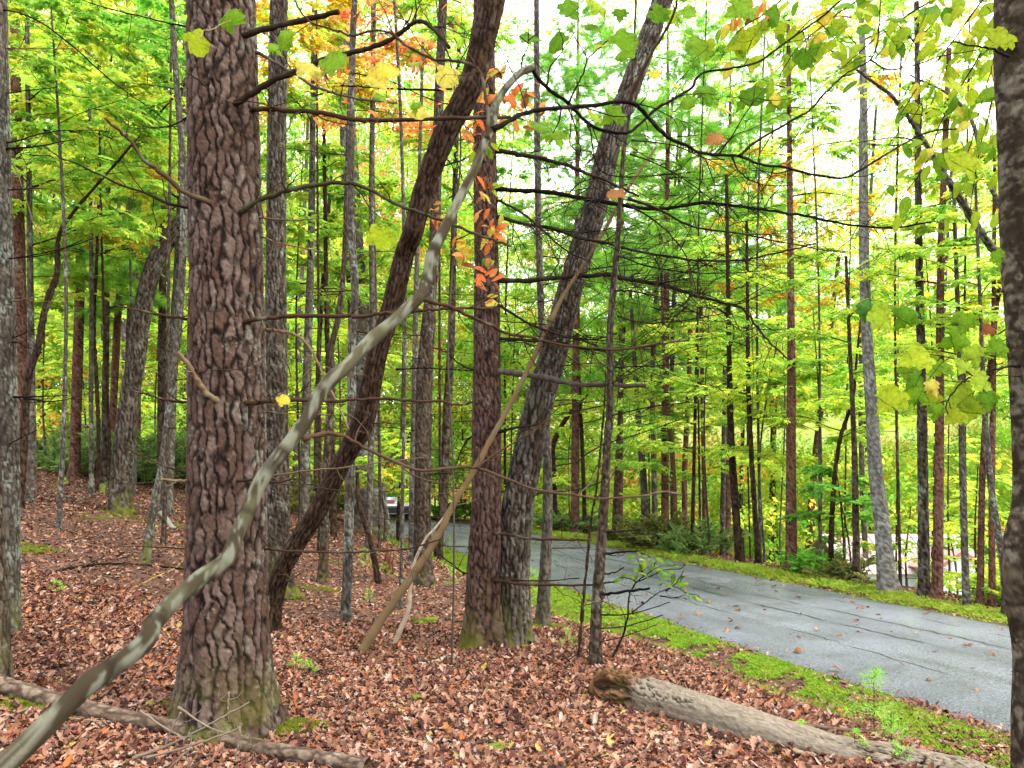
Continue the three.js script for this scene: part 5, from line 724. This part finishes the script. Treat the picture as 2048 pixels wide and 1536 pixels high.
// across the road, from the photograph
for (const [p, bark, l, crown, D] of [
  [[[1777, 1184, 37], [1762, 1030, 30], [1752, 950, 27], [1742, 800, 24], [1733, 650, 21], [1728, 500, 20], [1727, 350, 18], [1727, 200, 16], [1722, 0, 11]], 'ash', 'tall smooth pale grey trunk leaning left on the far road verge', CR(-40, 330, 8, 2.2, 'gold', { dens: 0.4 })],
  [[[1582, 1144, 23], [1582, 900, 19], [1583, 750, 17], [1582, 640, 15], [1580, 400, 12], [1578, 200, 10]], 'red', 'dark red-brown pine trunk, thickest left of the tall pale grey trunk across the road', CR(-40, 420, 8, 2.4, 'yg', { dens: 0.45 })],
  [[[1847, 1196, 23], [1845, 900, 20], [1842, 700, 17], [1838, 500, 15], [1835, 200, 12]], 'oak', 'upright furrowed trunk across the road, just left of the white gable', CR(-40, 420, 7, 2.4, 'yg', { dens: 0.45 })],
  [[[1872, 1200, 21], [1878, 950, 18], [1880, 700, 16], [1882, 500, 14], [1890, 300, 12]], 'red', 'reddish trunk in front of the white gable across the road', CR(300, 640, 7, 2, 'lime', { dens: 0.5 })],
  [[[1480, 1124, 17], [1470, 1000, 16], [1462, 870, 14], [1458, 700, 11], [1455, 500, 9]], 'dark', 'dark trunk across the road between two thinner dark trunks, left of the red-brown pine', CR(420, 820, 9, 2.4, 'yg')],
  [[[1518, 1130, 12], [1505, 950, 11], [1497, 780, 10], [1495, 600, 8]], 'dark', 'thin dark trunk across the road immediately left of the thin reddish one', CR(520, 860, 9, 2.3, 'lime')],
  [[[1543, 1128, 12], [1546, 900, 12], [1552, 720, 10], [1556, 600, 8]], 'red', 'thin reddish trunk across the road, next left of the red-brown pine', CR(500, 700, 5, 2, 'yg')],
  [[[1615, 1140, 18], [1628, 950, 14], [1640, 830, 12], [1655, 720, 10], [1668, 600, 9]], 'red', 'reddish trunk leaning right across the road, next right of the red-brown pine', CR(540, 800, 7, 2.2, 'yg')],
  [[[1660, 1150, 12], [1666, 1000, 11], [1680, 880, 9], [1705, 800, 7], [1715, 700, 5]], 'dark', 'crooked dark forked trunk across the road, left of the pale grey trunk', CR(700, 900, 8, 1.9, 'lime')],
  [[[1712, 1165, 15], [1710, 950, 13], [1708, 880, 11], [1700, 700, 8]], 'brown', 'straight grey-brown trunk across the road, nearest on the left of the tall pale grey trunk', CR(480, 760, 7, 2.2, 'yg')],
  [[[1932, 1214, 14], [1925, 950, 13], [1922, 800, 11], [1915, 600, 9]], 'grey', 'slim grey trunk across the road right of the white gable', CR(420, 760, 8, 2, 'lime', { dens: 0.6 })],
  [[[1958, 1210, 13], [1965, 950, 12], [1975, 780, 10], [1990, 650, 9]], 'red', 'left one of two close reddish trunks near the smooth right trunk across the road', CR(500, 700, 5, 2, 'yg', { dens: 0.6 })],
  [[[1982, 1214, 13], [1984, 950, 12], [1986, 800, 11], [1988, 500, 8]], 'red', 'right one of two close reddish trunks near the smooth right trunk across the road', null],
  [[[2014, 1230, 16], [2008, 1148, 15], [1999, 1080, 14], [1987, 1011, 13], [1975, 900, 12], [1968, 800, 10], [1960, 600, 7]], 'grey', 'grey-green trunk leaning left across the road beside the smooth right trunk', CR(300, 720, 9, 2.2, 'yg', { dens: 0.6 })],
  [[[1292, 1060, 17], [1285, 930, 14], [1276, 830, 12], [1268, 700, 9]], 'grey', 'grey trunk leaning left across the road, right of the slender young pine', CR(560, 860, 9, 2.8, 'yg'), 25],
  [[[1352, 1075, 11], [1344, 900, 10], [1333, 800, 9], [1325, 600, 7]], 'red', 'thin reddish trunk across the road over the dark roadside shrubs', CR(620, 900, 9, 2.6, 'lime'), 23],
  [[[1385, 1080, 9], [1388, 930, 8], [1392, 760, 7]], 'dark', 'thin dark stem rising out of the dark roadside shrubs', CR(680, 880, 7, 2.2, 'yg'), 22],
  [[[1410, 1085, 10], [1407, 900, 9], [1403, 700, 8]], 'red', 'thin red-brown stem right of the dark stem in the roadside shrubs', CR(520, 800, 8, 2.6, 'lime'), 24],
  [[[1445, 1080, 11], [1447, 930, 10], [1450, 720, 9]], 'grey', 'slim pale trunk behind and left of the dark trunk across the road', CR(500, 760, 7, 2.4, 'yg'), 24],
  [[[1170, 1055, 10], [1166, 930, 9], [1160, 800, 8]], 'dark', 'thin dark stem across the road left of the slender young pine', CR(620, 880, 8, 3, 'yg'), 28],
  [[[1230, 1050, 12], [1236, 900, 10], [1243, 760, 8]], 'brown', 'brown trunk across the road directly behind the slender young pine', CR(580, 900, 9, 3, 'lime'), 27],
  [[[2040, 560, 20], [1997, 513, 17], [1946, 441, 16], [1902, 369, 14], [1861, 304, 12], [1820, 239, 10], [1782, 191, 9], [1741, 160, 7], [1655, 96, 4]], 'oak', 'dark trunk leaning far left over the road at the upper right', null, 11],
  [[[2000, 420, 11], [1975, 360, 10], [1957, 287, 9], [1940, 235, 8], [1900, 190, 6], [1840, 160, 4]], 'grey', 'thin grey leaning stem above the dark far-leaning trunk at the upper right', null, 13],
]) tree({ label: l, p, D, bark, crown: crown || undefined, over: l.includes('upper right') ? 0.2 : 2 });
for (const [x, D, y0, y1, n, L, pal, l, bot, dens] of [[1530, 17, 690, 930, 9, 2.0, 'lime', 'low maple arching bright yellow-green layers over the far side of the road', 1120, 0.9], [1420, 20, 640, 960, 12, 2.6, 'lime', 'yellow-green maple behind the dark trunks across the road', 1100, 0.9], [1640, 18, 640, 900, 11, 2.2, 'yg', 'yellow-green maple between the red-brown pine and the pale grey trunk', 1140, 0.85], [1690, 16.5, 930, 1050, 7, 1.3, 'green', 'low fresh green maple at the left foot of the tall pale grey trunk', 1160, 0.8], [1790, 19, 560, 920, 12, 2.4, 'lime', 'lime-yellow maple behind the tall pale grey trunk', 1180, 0.7], [1900, 17, 860, 1060, 7, 1.5, 'lime', 'small maple with sparse leaves before the white gable', 1195, 0.4], [1960, 15, 960, 1180, 9, 1.2, 'lime', 'low leafy maple right of the white gable near the smooth right trunk', 1215, 0.6], [1300, 24, 760, 990, 12, 2.6, 'yg', 'yellow-green low maple behind the slender young pine across the road', 1060, 0.9], [1140, 30, 800, 1020, 12, 3.0, 'lime', 'lime-green low maple by the far road between the leaning trunk and the young pine', 1050, 0.9], [1500, 22, 300, 640, 11, 2.8, 'gold', 'gold-green maple rising into the sky left of the red-brown pine', 1100, 0.6], [1690, 21, 330, 640, 11, 2.6, 'gold', 'gold-green maple rising into the sky left of the pale grey trunk', 1130, 0.6], [1640, 15.5, 60, 340, 10, 1.9, 'yg', 'sparse yellow-green tree against the sky at the upper right', 1100, 0.5], [1860, 20, 380, 700, 11, 2.4, 'lime', 'sparse lime tree against the sky behind the dark far-leaning trunk', 1180, 0.6], [1930, 14, 60, 420, 11, 1.9, 'lime', 'bright sparse tree at the upper right behind the hanging bough', 1190, 0.6], [1705, 17.5, 1010, 1130, 7, 1.3, 'yg', 'small leafy maple before the left end of the pale red roof', 1165, 0.35], [1815, 17, 1040, 1160, 8, 1.2, 'lime', 'small thin-leaved maple before the middle of the pale red roof', 1185, 0.4], [1915, 18, 1060, 1170, 6, 1.1, 'yg', 'small maple whose leaves overlap the right edge of the white gable', 1200, 0.35], [1560, 26, 540, 900, 13, 3.2, 'lime', 'lime tree deep behind the red-brown pine', 1080, 0.8], [1400, 17, -80, 230, 9, 2.0, 'yg', 'sparse green tree high above the road in the sky gap', 1100, 0.4], [1520, 14, -140, 180, 8, 1.8, 'green', 'green crown high above the road at the top', 1120, 0.5], [1800, 13, -140, 200, 9, 1.7, 'yg', 'yellow-green crown at the top left of the hanging bough', 1180, 0.5]])
  tree({ name: 'maple_tree', label: l, p: [[x, bot, 90 / D], [x + rr(-12, 12), (bot + y0) / 2, 70 / D], [x + rr(-25, 25), y0, 45 / D]], D, bark: pick(['grey', 'brown', 'dark']), over: 0.3, crown: CR(y0, y1, n, L, pal, { size: 0.07 + D * 0.0014, dens }) });
// slim trunks deep in the woods that nothing tells apart
const slim = [];
for (let k = 0; k < 24; k++) { const x = k < 10 ? rr(-40, 380) : k < 14 ? rr(560, 950) : rr(1130, 2040), D = rr(26, 44), y = rr(960, 1000); tree({ name: 'slim_tree', label: x < 960 ? 'slim dim trunk deep in the woods on the left side of the road' : 'slim dim trunk deep in the woods across the road', group: x < 960 ? 'slim trunks deep in the left woods' : 'slim trunks deep in the woods across the road', p: [[x, y, rr(220, 420) / D], [x + rr(-12, 12), 700, 280 / D], [x + rr(-25, 25), 350, 200 / D]], D, bark: pick(['grey', 'red', 'brown', 'grey']), over: 3, fine: 2 }); }
// ---------- shrubs ----------
function shrub(name, label, x, D, wd, ht, n, pal, { size = 0.06, y } = {}) {
  let b = atZ(x, 1000, -D); for (let k = 0; k < 300 && x > 900; k++) { const s = sOf(b.x, b.z) - bend(tOf(b.x, b.z)); if (s < 6 || s > 12.4) break; D += 0.15; b = atZ(x, 1000, -D); } b.y = height(b.x, b.z); const o = thing(name, label, 'shrub', b), w = new Geo(b), tws = new Twigs(o);
  for (let k = 0; k < n; k++) { const a = rr(0, 6.28), r = Math.sqrt(R()) * wd, h = ht * rr(0.45, 1) * (1 - 0.4 * r / wd), P = [V(b.x + Math.cos(a) * r * 0.35, height(b.x, b.z) - 0.1, b.z + Math.sin(a) * r * 0.35)]; for (let j = 1; j <= 3; j++) P.push(P[0].clone().add(V(Math.cos(a) * r * 0.65 * j / 3 + rr(-0.08, 0.08), h * j / 3, Math.sin(a) * r * 0.65 * j / 3 + rr(-0.08, 0.08)))); const pts = smooth(P, 7); tube(w, pts, pts.map((_, j) => 0.010 * (1 - j / 9)), 4, twigCol(COL.dead, k)); for (let j = 0; j < 3; j++) twig(w, pts[3 + j], anyDir(), 0.35, 0.004, COL.dead, 1); for (let j = 0; j < 2; j++) spray(tws, pts, PAL[pal], { len: size * 4, gap: 0.07, from: 0.25, flat: 1.2 }); }
  part('stem', w.build(), twigM, o); tws.build('foliage', crownM);
}
for (const [l, x, D, wd, ht, n, pal] of [['grey-green laurel shrub on the slope at the far left', 85, 19, 1.6, 1.5, 19, 'laurel'], ['grey-green laurel shrub left of the curved trunk', 195, 21, 2.0, 1.8, 22, 'laurel'], ['laurel shrub between the curved trunk and the thin pale trunk', 300, 19, 1.7, 2.1, 22, 'laurel'], ['laurel shrub just left of the thickest pine', 360, 20, 1.8, 2.2, 22, 'laurel'], ['low laurel shrub farther up the left slope', 130, 24, 2.3, 2.0, 22, 'laurel'], ['low green shrub at the right of the curved trunk foot', 260, 20, 1.8, 1.5, 24, 'laurel'], ['grey-green shrub behind the furrowed trunk', 590, 19, 1.6, 1.2, 20, 'shade'],
  ['dark shrub, left of the row along the far road verge', 1265, 23.5, 1.4, 1.1, 20, 'shade'], ['dark shrub, middle of the row along the far road verge', 1335, 22, 1.4, 1.2, 22, 'shade'], ['dark shrub, right of the row along the far road verge', 1400, 20.5, 1.2, 1.1, 20, 'laurel'], ['small shrub at the far verge below the leaning reddish trunk', 1625, 16.3, 0.8, 0.8, 20, 'green'], ['brownish shrub at the far verge left of the pale grey trunk', 1700, 15.8, 0.8, 0.6, 14, 'shade'], ['leafy shrub at the far verge below the leaning grey-green trunk', 1990, 13.6, 0.7, 0.9, 16, 'lime'], ['green shrub where the far road bend meets the trunks', 925, 31, 1.8, 1.4, 24, 'green'], ['dark shrub across the road behind the thick leaning trunk', 1130, 26, 1.5, 1.1, 26, 'laurel']]) shrub('shrub', l, x, D, wd, ht, n, pal, { size: 0.055 + D * 0.0014 });

// ---------- far-off woods: one mass ----------
{
  R = rng(505); const g = new Geo(); for (let k = 0; k < 90; k++) { const d = anyDir(), r = Math.cbrt(R()); leaf(g, V(d.x * r * 1.1, d.y * r * 0.5, d.z * r * 1.1), anyDir(), V(rr(-0.8, 0.8), 1, rr(-0.8, 0.8)).normalize(), rr(0.13, 0.22), rr(0.08, 0.14), [rr(0.75, 1.25), rr(0.8, 1.2), 1]); }
  const N = 16000, m = new THREE.InstancedMesh(g.build(), leafM(null, 1, 0.5), N), M = new THREE.Matrix4(), q = new THREE.Quaternion(), c = new THREE.Color(); let n = 0;
  while (n < N) {
    const x = rr(-700, 2700), y = rr(-260, 985), D = rr(32, 62), p = atZ(x, y, -D); if (p.y < height(p.x, p.z) + 0.4) continue;
    let dn = 1, y0_ = 0; if (x > 960 && y < 640) dn = mix(0.08, 0.45, sst(200, 640, y)); else if (y < 420) dn = mix(0.25, 0.6, sst(0, 420, y)); else if (y > 800) dn = 1;
    if (x > 960 && y > 820) { y0_ = rr(-0.5, 5); p.y = height(p.x, p.z) + 0.5 + y0_; }
    if (x > 1000 && y > 640) dn = 1;
    if (R() > dn) continue;
    const col = leafCol(R() < 0.05 ? PAL.orange : R() < 0.12 ? PAL.gold : R() < 0.5 ? PAL.lime : R() < 0.3 ? PAL.green : PAL.yg);
    q.setFromEuler(new THREE.Euler(0, rr(0, 6.28), rr(-0.3, 0.3))); M.compose(p, q, V(1, 1, 1).multiplyScalar(rr(0.8, 1.5))); m.setMatrixAt(n, M); m.setColorAt(n, c.setRGB(col[0], col[1], col[2])); n++;
  }
  m.name = 'distant_woods'; m.userData = { kind: 'stuff', label: 'yellow-green foliage of the far-off woods behind all the trunks' }; scene.add(m);
}
// ---------- house below the road ----------
{
  const zc = -29, at = (x, y) => atZ(x, y, zc), b = at(1880, 1160); b.y = height(b.x, b.z); const o = thing('house', 'low house with a pale red metal roof and white gable below the far road verge', 'house', b);
  const L = at(1690, 1150).x - b.x, Rr = at(1990, 1150).x - b.x, eave = at(1880, 1148).y - b.y, ridge = at(1880, 1078).y - b.y, gw = MS({ color: new THREE.Color().setRGB(0.72, 0.76, 0.82), roughness: 0.7 }), roof = MS({ color: new THREE.Color().setRGB(0.50, 0.36, 0.36), roughness: 0.5, metalness: 0.1 }), trim = MS({ color: new THREE.Color().setRGB(0.30, 0.10, 0.08), roughness: 0.5 });
  const bx = (n, x0, x1, y0, y1, z0, z1, m) => { const q = part(n, new THREE.BoxGeometry(x1 - x0, y1 - y0, z1 - z0), m, o); q.position.set((x0 + x1) / 2, (y0 + y1) / 2, (z0 + z1) / 2); return q; };
  bx('wall', L + 0.3, Rr - 0.2, -1.5, eave, -4.2, -0.3, gw);
  const slope = (n, P, m, th) => { const g = new THREE.BufferGeometry(), a = P.map((p) => V(...p)), nn = a[1].clone().sub(a[0]).cross(a[2].clone().sub(a[0])).normalize().multiplyScalar(th), v = []; for (const p of a) v.push(p.x, p.y, p.z); for (const p of a) v.push(p.x - nn.x, p.y - nn.y, p.z - nn.z); g.setAttribute('position', new THREE.Float32BufferAttribute(v, 3)); const k = a.length, ix = []; for (let j = 1; j < k - 1; j++) { ix.push(0, j, j + 1, k, k + j + 1, k + j); } for (let j = 0; j < k; j++) { const e = (j + 1) % k; ix.push(j, k + j, e, e, k + j, k + e); } g.setIndex(ix); const h = g.toNonIndexed(); h.computeVertexNormals(); return part(n, h, m, o); };
  slope('roof', [[L, eave, 0], [Rr, eave, 0], [Rr, ridge, -2.2], [L, ridge, -2.2]], roof, 0.06); slope('roof', [[Rr, eave, -4.5], [L, eave, -4.5], [L, ridge, -2.2], [Rr, ridge, -2.2]], roof, 0.06);
  for (let x = L + 0.2; x < Rr; x += 0.42) { const l = Math.hypot(ridge - eave, 2.2), q = bx('roof_rib', x - 0.02, x + 0.02, -0.012, 0.03, -l / 2, l / 2, roof); q.position.set(x, (eave + ridge) / 2 + 0.02, -1.1); q.rotation.x = Math.atan2(ridge - eave, 2.2); }
  // cross gable with the white wall toward the road
  const g0 = at(1838, 1150).x - b.x, g1 = at(1950, 1150).x - b.x, gm = (g0 + g1) / 2, gp = at(1900, 1096).y - b.y, ge = at(1900, 1130).y - b.y;
  slope('gable_wall', [[g0, -1.5, 0.9], [g1, -1.5, 0.9], [g1, ge, 0.9], [gm, gp - 0.06, 0.9], [g0, ge, 0.9]], gw, 0.15);
  for (let x = g0 + 0.13; x < g1; x += 0.2) { const top = mix(gp, ge, Math.abs(x - gm) / (g1 - gm)) - 0.08; bx('siding_batten', x - 0.014, x + 0.014, -1.5, top, 0.9, 0.925, gw); }
  bx('wall', g0, g0 + 0.12, -1.5, ge, -1.2, 0.74, gw); bx('wall', g1 - 0.12, g1, -1.5, ge, -1.2, 0.74, gw);
  slope('roof', [[g0 - 0.15, ge - 0.1, 1.1], [gm, gp, 1.1], [gm, gp, -2.0], [g0 - 0.15, ge - 0.1, -2.0]].reverse(), roof, 0.05); slope('roof', [[gm, gp, 1.1], [g1 + 0.15, ge - 0.1, 1.1], [g1 + 0.15, ge - 0.1, -2.0], [gm, gp, -2.0]].reverse(), roof, 0.05);
  slope('fascia', [[g0 - 0.17, ge - 0.10, 1.13], [gm, gp + 0.02, 1.13], [gm, gp - 0.1, 1.13], [g0 - 0.17, ge - 0.22, 1.13]], trim, 0.03); slope('fascia', [[gm, gp + 0.02, 1.13], [g1 + 0.17, ge - 0.10, 1.13], [g1 + 0.17, ge - 0.22, 1.13], [gm, gp - 0.1, 1.13]], trim, 0.03);
}
// ---------- car far along the road ----------
{
  const b = atZ(792, 1036, -37), dir = 0.30; b.y = ROADY + 0.05; const o = thing('car', 'dark car with a bright rear window at the far road bend, between trunks', 'car', b); o.rotation.y = dir;
  const paint = new THREE.MeshPhysicalMaterial({ color: new THREE.Color().setRGB(0.55, 0.58, 0.62), roughness: 0.2, metalness: 0.5, clearcoat: 1, clearcoatRoughness: 0.05 }), dark = MS({ color: new THREE.Color().setRGB(0.02, 0.02, 0.022), roughness: 0.6 }), glass = new THREE.MeshPhysicalMaterial({ color: new THREE.Color().setRGB(0.10, 0.13, 0.15), roughness: 0.05, metalness: 0.2, clearcoat: 1 }), red = new THREE.MeshPhysicalMaterial({ color: new THREE.Color().setRGB(0.5, 0.02, 0.015), roughness: 0.15, clearcoat: 1 });
  // side outline, nose at -z; lofted across with narrower shoulders
  const prof = [[2.2, 0.35], [2.25, 0.62], [2.2, 0.92], [1.75, 1.0], [1.15, 1.38], [0.4, 1.47], [-0.35, 1.44], [-1.05, 1.05], [-1.9, 0.92], [-2.2, 0.7], [-2.22, 0.35]], g = new Geo(), q = [];
  const sh = new THREE.Shape(); prof.forEach(([z, y], k) => k ? sh.lineTo(z, y) : sh.moveTo(z, y)); sh.closePath();
  const eg = new THREE.ExtrudeGeometry(sh, { depth: 1.5, bevelEnabled: true, bevelSize: 0.1, bevelThickness: 0.12, bevelSegments: 4 }); eg.translate(0, 0, -0.75); eg.rotateY(-Math.PI / 2); { const a = eg.attributes.position; for (let k = 0; k < a.count; k++) { const y = a.getY(k); if (y > 0.95) a.setX(k, a.getX(k) * mix(1, 0.80, sst(0.95, 1.5, y))); } eg.computeVertexNormals(); } part('body', eg, paint, o);
  const pane = (n, P) => { const gg = new THREE.BufferGeometry(); gg.setAttribute('position', new THREE.Float32BufferAttribute(P.flat(), 3)); gg.setIndex([0, 1, 2, 0, 2, 3]); gg.computeVertexNormals(); part(n, gg, glass, o); };
  pane('rear_window', [[-0.62, 1.09, 1.80], [0.62, 1.09, 1.80], [0.55, 1.43, 1.27], [-0.55, 1.43, 1.27]]); pane('windscreen', [[0.62, 1.08, -1.19], [-0.62, 1.08, -1.19], [-0.56, 1.45, -0.52], [0.56, 1.45, -0.52]]);
  const bx = (n, x0, x1, y0, y1, z0, z1, m) => { const w = part(n, new THREE.BoxGeometry(x1 - x0, y1 - y0, z1 - z0), m, o); w.position.set((x0 + x1) / 2, (y0 + y1) / 2, (z0 + z1) / 2); };
  bx('bumper', -0.85, 0.85, 0.3, 0.56, 2.25, 2.42, dark); for (const s of [-1, 1]) bx('tail_light', s * 0.62 - 0.18, s * 0.62 + 0.18, 0.72, 0.88, 2.28, 2.37, red);
  for (const [x, z] of [[-0.78, 1.4], [0.78, 1.4], [-0.78, -1.4], [0.78, -1.4]]) { const w = new THREE.Group(); w.name = 'wheel'; w.position.set(x, 0.32, z); o.add(w); const t = new THREE.CylinderGeometry(0.33, 0.33, 0.22, 24); t.rotateZ(Math.PI / 2); part('tyre', t, dark, w); const r = new THREE.CylinderGeometry(0.2, 0.2, 0.24, 16); r.rotateZ(Math.PI / 2); part('rim', r, paint, w); }
}
// ---------- leaf litter, grass, moss ----------
R = rng(606);
const KM = [[598, 1462, 0.15, 1], [560, 1472, 0.12, 1], [625, 1458, 0.08, 1], [350, 1420, 0.08, 0.24], [40, 1415, 0.2, 0.28], [70, 1100, 0.3, 0.36], [45, 1105, 0.2, 0.36], [575, 1196, 0.2, 1], [238, 1032, 0.4, 0.36], [640, 1180, 0.3, 0.24], [668, 1126, 0.3, 0.2], [330, 1050, 0.4, 0.2], [960, 1302, 0.15, 0.28], [930, 1296, 0.1, 0.2], [1040, 1298, 0.12, 0.16], [845, 1245, 0.15, 0.28], [1090, 1256, 0.2, 0.2], [740, 1070, 0.6, 0.24], [1030, 1180, 0.3, 0.2], [210, 1040, 0.4, 0.2]], MOSS = KM.map(([x, y, r]) => { const b = ground(x, y); return [b.x, b.z, r * 0.75]; });
{
  const tone = [[4, 0.215, 0.098, 0.058], [4, 0.145, 0.061, 0.036], [3, 0.285, 0.158, 0.105], [2.8, 0.036, 0.016, 0.011], [1.1, 0.27, 0.085, 0.026], [1.0, 0.34, 0.225, 0.175], [1, 0.11, 0.032, 0.023], [0.2, 0.28, 0.2, 0.05]]; tone.sum = tone.reduce((a, b) => a + b[0], 0);
  const G = (k, s) => leafGeo(k, s % 2 ? 0.95 : -0.8, 0.30 + 0.2 * (s % 3), s), shapes = [G('maple', 1), G('oak', 2), G('beech', 3), G('oval', 4), G('tulip', 5), G('oak', 7)];
  const lit = leafM([1, 1, 1], 0.8, 0.08, 0.3), M = new THREE.Matrix4(), q = new THREE.Quaternion(), e = new THREE.Euler(), c = new THREE.Color();
  const big = []; const lists = shapes.map(() => []);
  let tries = 0, n = 0; while (n < 270000 && tries++ < 6000000) {
    const D = R() < 0.45 ? rr(2.4, 8) : rr(8, 30), wd = 0.76 * D + 1.2, x = rr(-wd, wd), z = -D, t = tOf(x, z), s = sOf(x, z) - bend(t);
    if (s > S0 + 0.05 && s < S1 - 0.12) continue; if (s > S0 - 0.1 && s < S1 + 0.1 && R() < 0.6) continue; if (s > 13.5) continue;
    let k = Math.min(1, (8.5 / D) ** 0.9); const gr = green(x, z); if (s > 3.6) k *= (1 - 0.72 * gr) * mix(1, 0.75, sst(3.6, 5, s)); if (s > 11) k *= 0.8; if (D < 8) k *= wd / 7.3; else k *= wd / 24;
    if (s > 5.6 && s < S0 && t < 3.5) k *= 1.5;
    for (const q of MOSS) if (Math.hypot(x - q[0], z - q[1]) < q[2] && R() < 0.85) k = 0;
    if (R() > k) continue;
    const size = rr(0.026, 0.064) * (D > 12 ? 1.25 : 1) * (R() < 0.12 ? 1.3 : 1), i = Math.floor(R() * shapes.length);
    e.set(-Math.PI / 2 + (R() - 0.5) * 1.0, 0, 0); q.setFromEuler(new THREE.Euler(0, rr(0, 6.283), 0)).multiply(new THREE.Quaternion().setFromEuler(e));
    M.compose(V(x, Math.max(height(x, z), s > S0 - 0.1 && s < S1 + 0.1 ? ROADY + 0.012 : -99) + 0.004 + 0.016 * R(), z), q, V(size * rr(0.8, 1.2), size, size * rr(0.7, 1.3)));
    const lc = leafCol(tone); (D < 5.2 && Math.abs(x) < 0.69 * D && big.length < 296 && size > 0.056 ? big : lists[i]).push([M.clone(), lc, i]); n++;
  }
  // the nearest, largest ones singly on the ground; the rest as one mass
  const tint = tone.map((a) => { const m = lm([a[1], a[2], a[3]], 0.75, 0.08); m.specularIntensity = 0.3; return m; });
  for (const [m4, , i] of big) { let x = R() * tone.sum, k = 0; while (k < tone.length - 1 && (x -= tone[k][0]) > 0) k++; const o = part('fallen_leaf', shapes[i], tint[k], groundMesh); m4.decompose(o.position, o.quaternion, o.scale); o.position.y += 0.008; }
  const holder = new THREE.Group(); holder.name = 'leaf_litter'; holder.userData = { kind: 'stuff', label: 'thick layer of brown and russet fallen leaves over the forest floor' }; scene.add(holder);
  lists.forEach((l, i) => { const m = new THREE.InstancedMesh(shapes[i], lit, l.length); l.forEach(([a, b], k) => { m.setMatrixAt(k, a); m.setColorAt(k, c.setRGB(b[0], b[1], b[2])); }); m.name = 'litter'; m.userData = { kind: 'stuff' }; holder.add(m); });
  // leaves lying on the road, one by one
  let k = 0; while (k < 190) { const s = rr(S0 + 0.1, S1 - 0.1), t = R() < 0.75 ? rr(1.5, 14) : rr(14, 24), p = stXZ(s, t); if (-p[1] < 2.5) continue; const edge = Math.min(s - S0, S1 - s); if (R() > 0.45 + 0.7 * Math.exp(-edge / 0.4)) continue; const o = part('fallen_leaf', pick(shapes), tint[pick([0, 2, 4, 5, 0, 7, 4])], roadMesh); const z = rr(0.06, 0.11); o.position.set(p[0], ROADY + 0.05, p[1]); o.rotation.set(-Math.PI / 2 + rr(-0.3, 0.3), 0, rr(0, 6.28)); o.scale.set(z, z, z); k++; }
}
{ // grass and moss
  const g = new Geo(); for (let k = 0; k < 9; k++) { const a = rr(0, 6.28), r = rr(0, 0.03), x = Math.cos(a) * r, z = Math.sin(a) * r, b = rr(0, 6.28), w = 0.0035, l = rr(0.035, 0.075), dx = Math.cos(b), dz = Math.sin(b), ln = rr(0.2, 0.8) * l, cc = [rr(0.8, 1.2), rr(0.85, 1.15), 1]; const p = g.v(x - dz * w, 0, z + dx * w, cc), q = g.v(x + dz * w, 0, z - dx * w, cc), m = g.v(x + dx * ln * 0.4 - dz * w * 0.7, l * 0.7, z + dz * ln * 0.4 + dx * w * 0.7, cc), t = g.v(x + dx * ln, l, z + dz * ln, cc); g.t(p, q, m); g.t(m, q, t); }
  const gm = leafM(null, 1, 0.3), N = 46000, m = new THREE.InstancedMesh(g.build(), gm, N), M = new THREE.Matrix4(), q = new THREE.Quaternion(), c = new THREE.Color(); let n = 0, tries = 0;
  while (n < N && tries++ < 2000000) { const far = R() < 0.22, s = far ? rr(11.1, 12.6) : rr(3.6, 6.55), t = rr(-1, far ? 28 : 24) , p = stXZ(s + bend(t), t); if (p[1] > -2.2) continue; const gr = green(p[0], p[1]); if (R() > gr * Math.min(1, 9 / -p[1])) continue; q.setFromEuler(new THREE.Euler(rr(-0.2, 0.2), rr(0, 6.28), rr(-0.2, 0.2))); const z = rr(0.5, 1.15) * (far ? 1.6 : 1) * (t > 10 ? 1.4 : 1); M.compose(V(p[0], height(p[0], p[1]) - 0.004, p[1]), q, V(z * 1.2, z * (far ? 0.6 : 0.62), z * 1.2)); m.setMatrixAt(n, M); const v = fbm(p[0] * 3, p[1] * 3); const cl = mixc([0.12, 0.25, 0.014], [0.26, 0.33, 0.035], far ? 0.4 + v : v); m.setColorAt(n, c.setRGB(...cl)); n++; }
  m.count = n; m.name = 'grass'; m.userData = { kind: 'stuff', label: 'bright short grass and moss in ribbons along both road verges' }; scene.add(m);
  const h = new Geo(); for (let k = 0; k < 14; k++) tuft(h, V(rr(-0.02, 0.02), 0, rr(-0.02, 0.02)), V(0, 1, 0), 0.022, 3, 0.005, PAL.lime.map ? Object.assign([[1, 1, 1, 1]], { sum: 1 }) : null);
  const K = KM, mm = new THREE.InstancedMesh(h.build(), gm, K.length * 260); let j = 0;
  for (const [x, y, r, d] of K) { const b = ground(x, y); for (let k = 0; k < 260 * d; k++) { const a = rr(0, 6.28), l = r * Math.sqrt(R()), X = b.x + Math.cos(a) * l, Z = b.z + Math.sin(a) * l * 0.7; if (vn(X * 22, Z * 22) < 0.35) continue; const z = rr(0.6, 1.3); M.compose(V(X, height(X, Z) + 0.016, Z), q.setFromEuler(new THREE.Euler(0, rr(0, 6), 0)), V(z, z, z)); mm.setMatrixAt(j, M); mm.setColorAt(j++, c.setRGB(...mixc([0.10, 0.135, 0.008], [0.20, 0.225, 0.018], R()))); } }
  mm.count = j; mm.name = 'moss_carpet'; mm.userData = { kind: 'stuff', label: 'bright yellow-green moss at the feet of the trunks' }; scene.add(mm);
}
renderer.render(scene, camera);
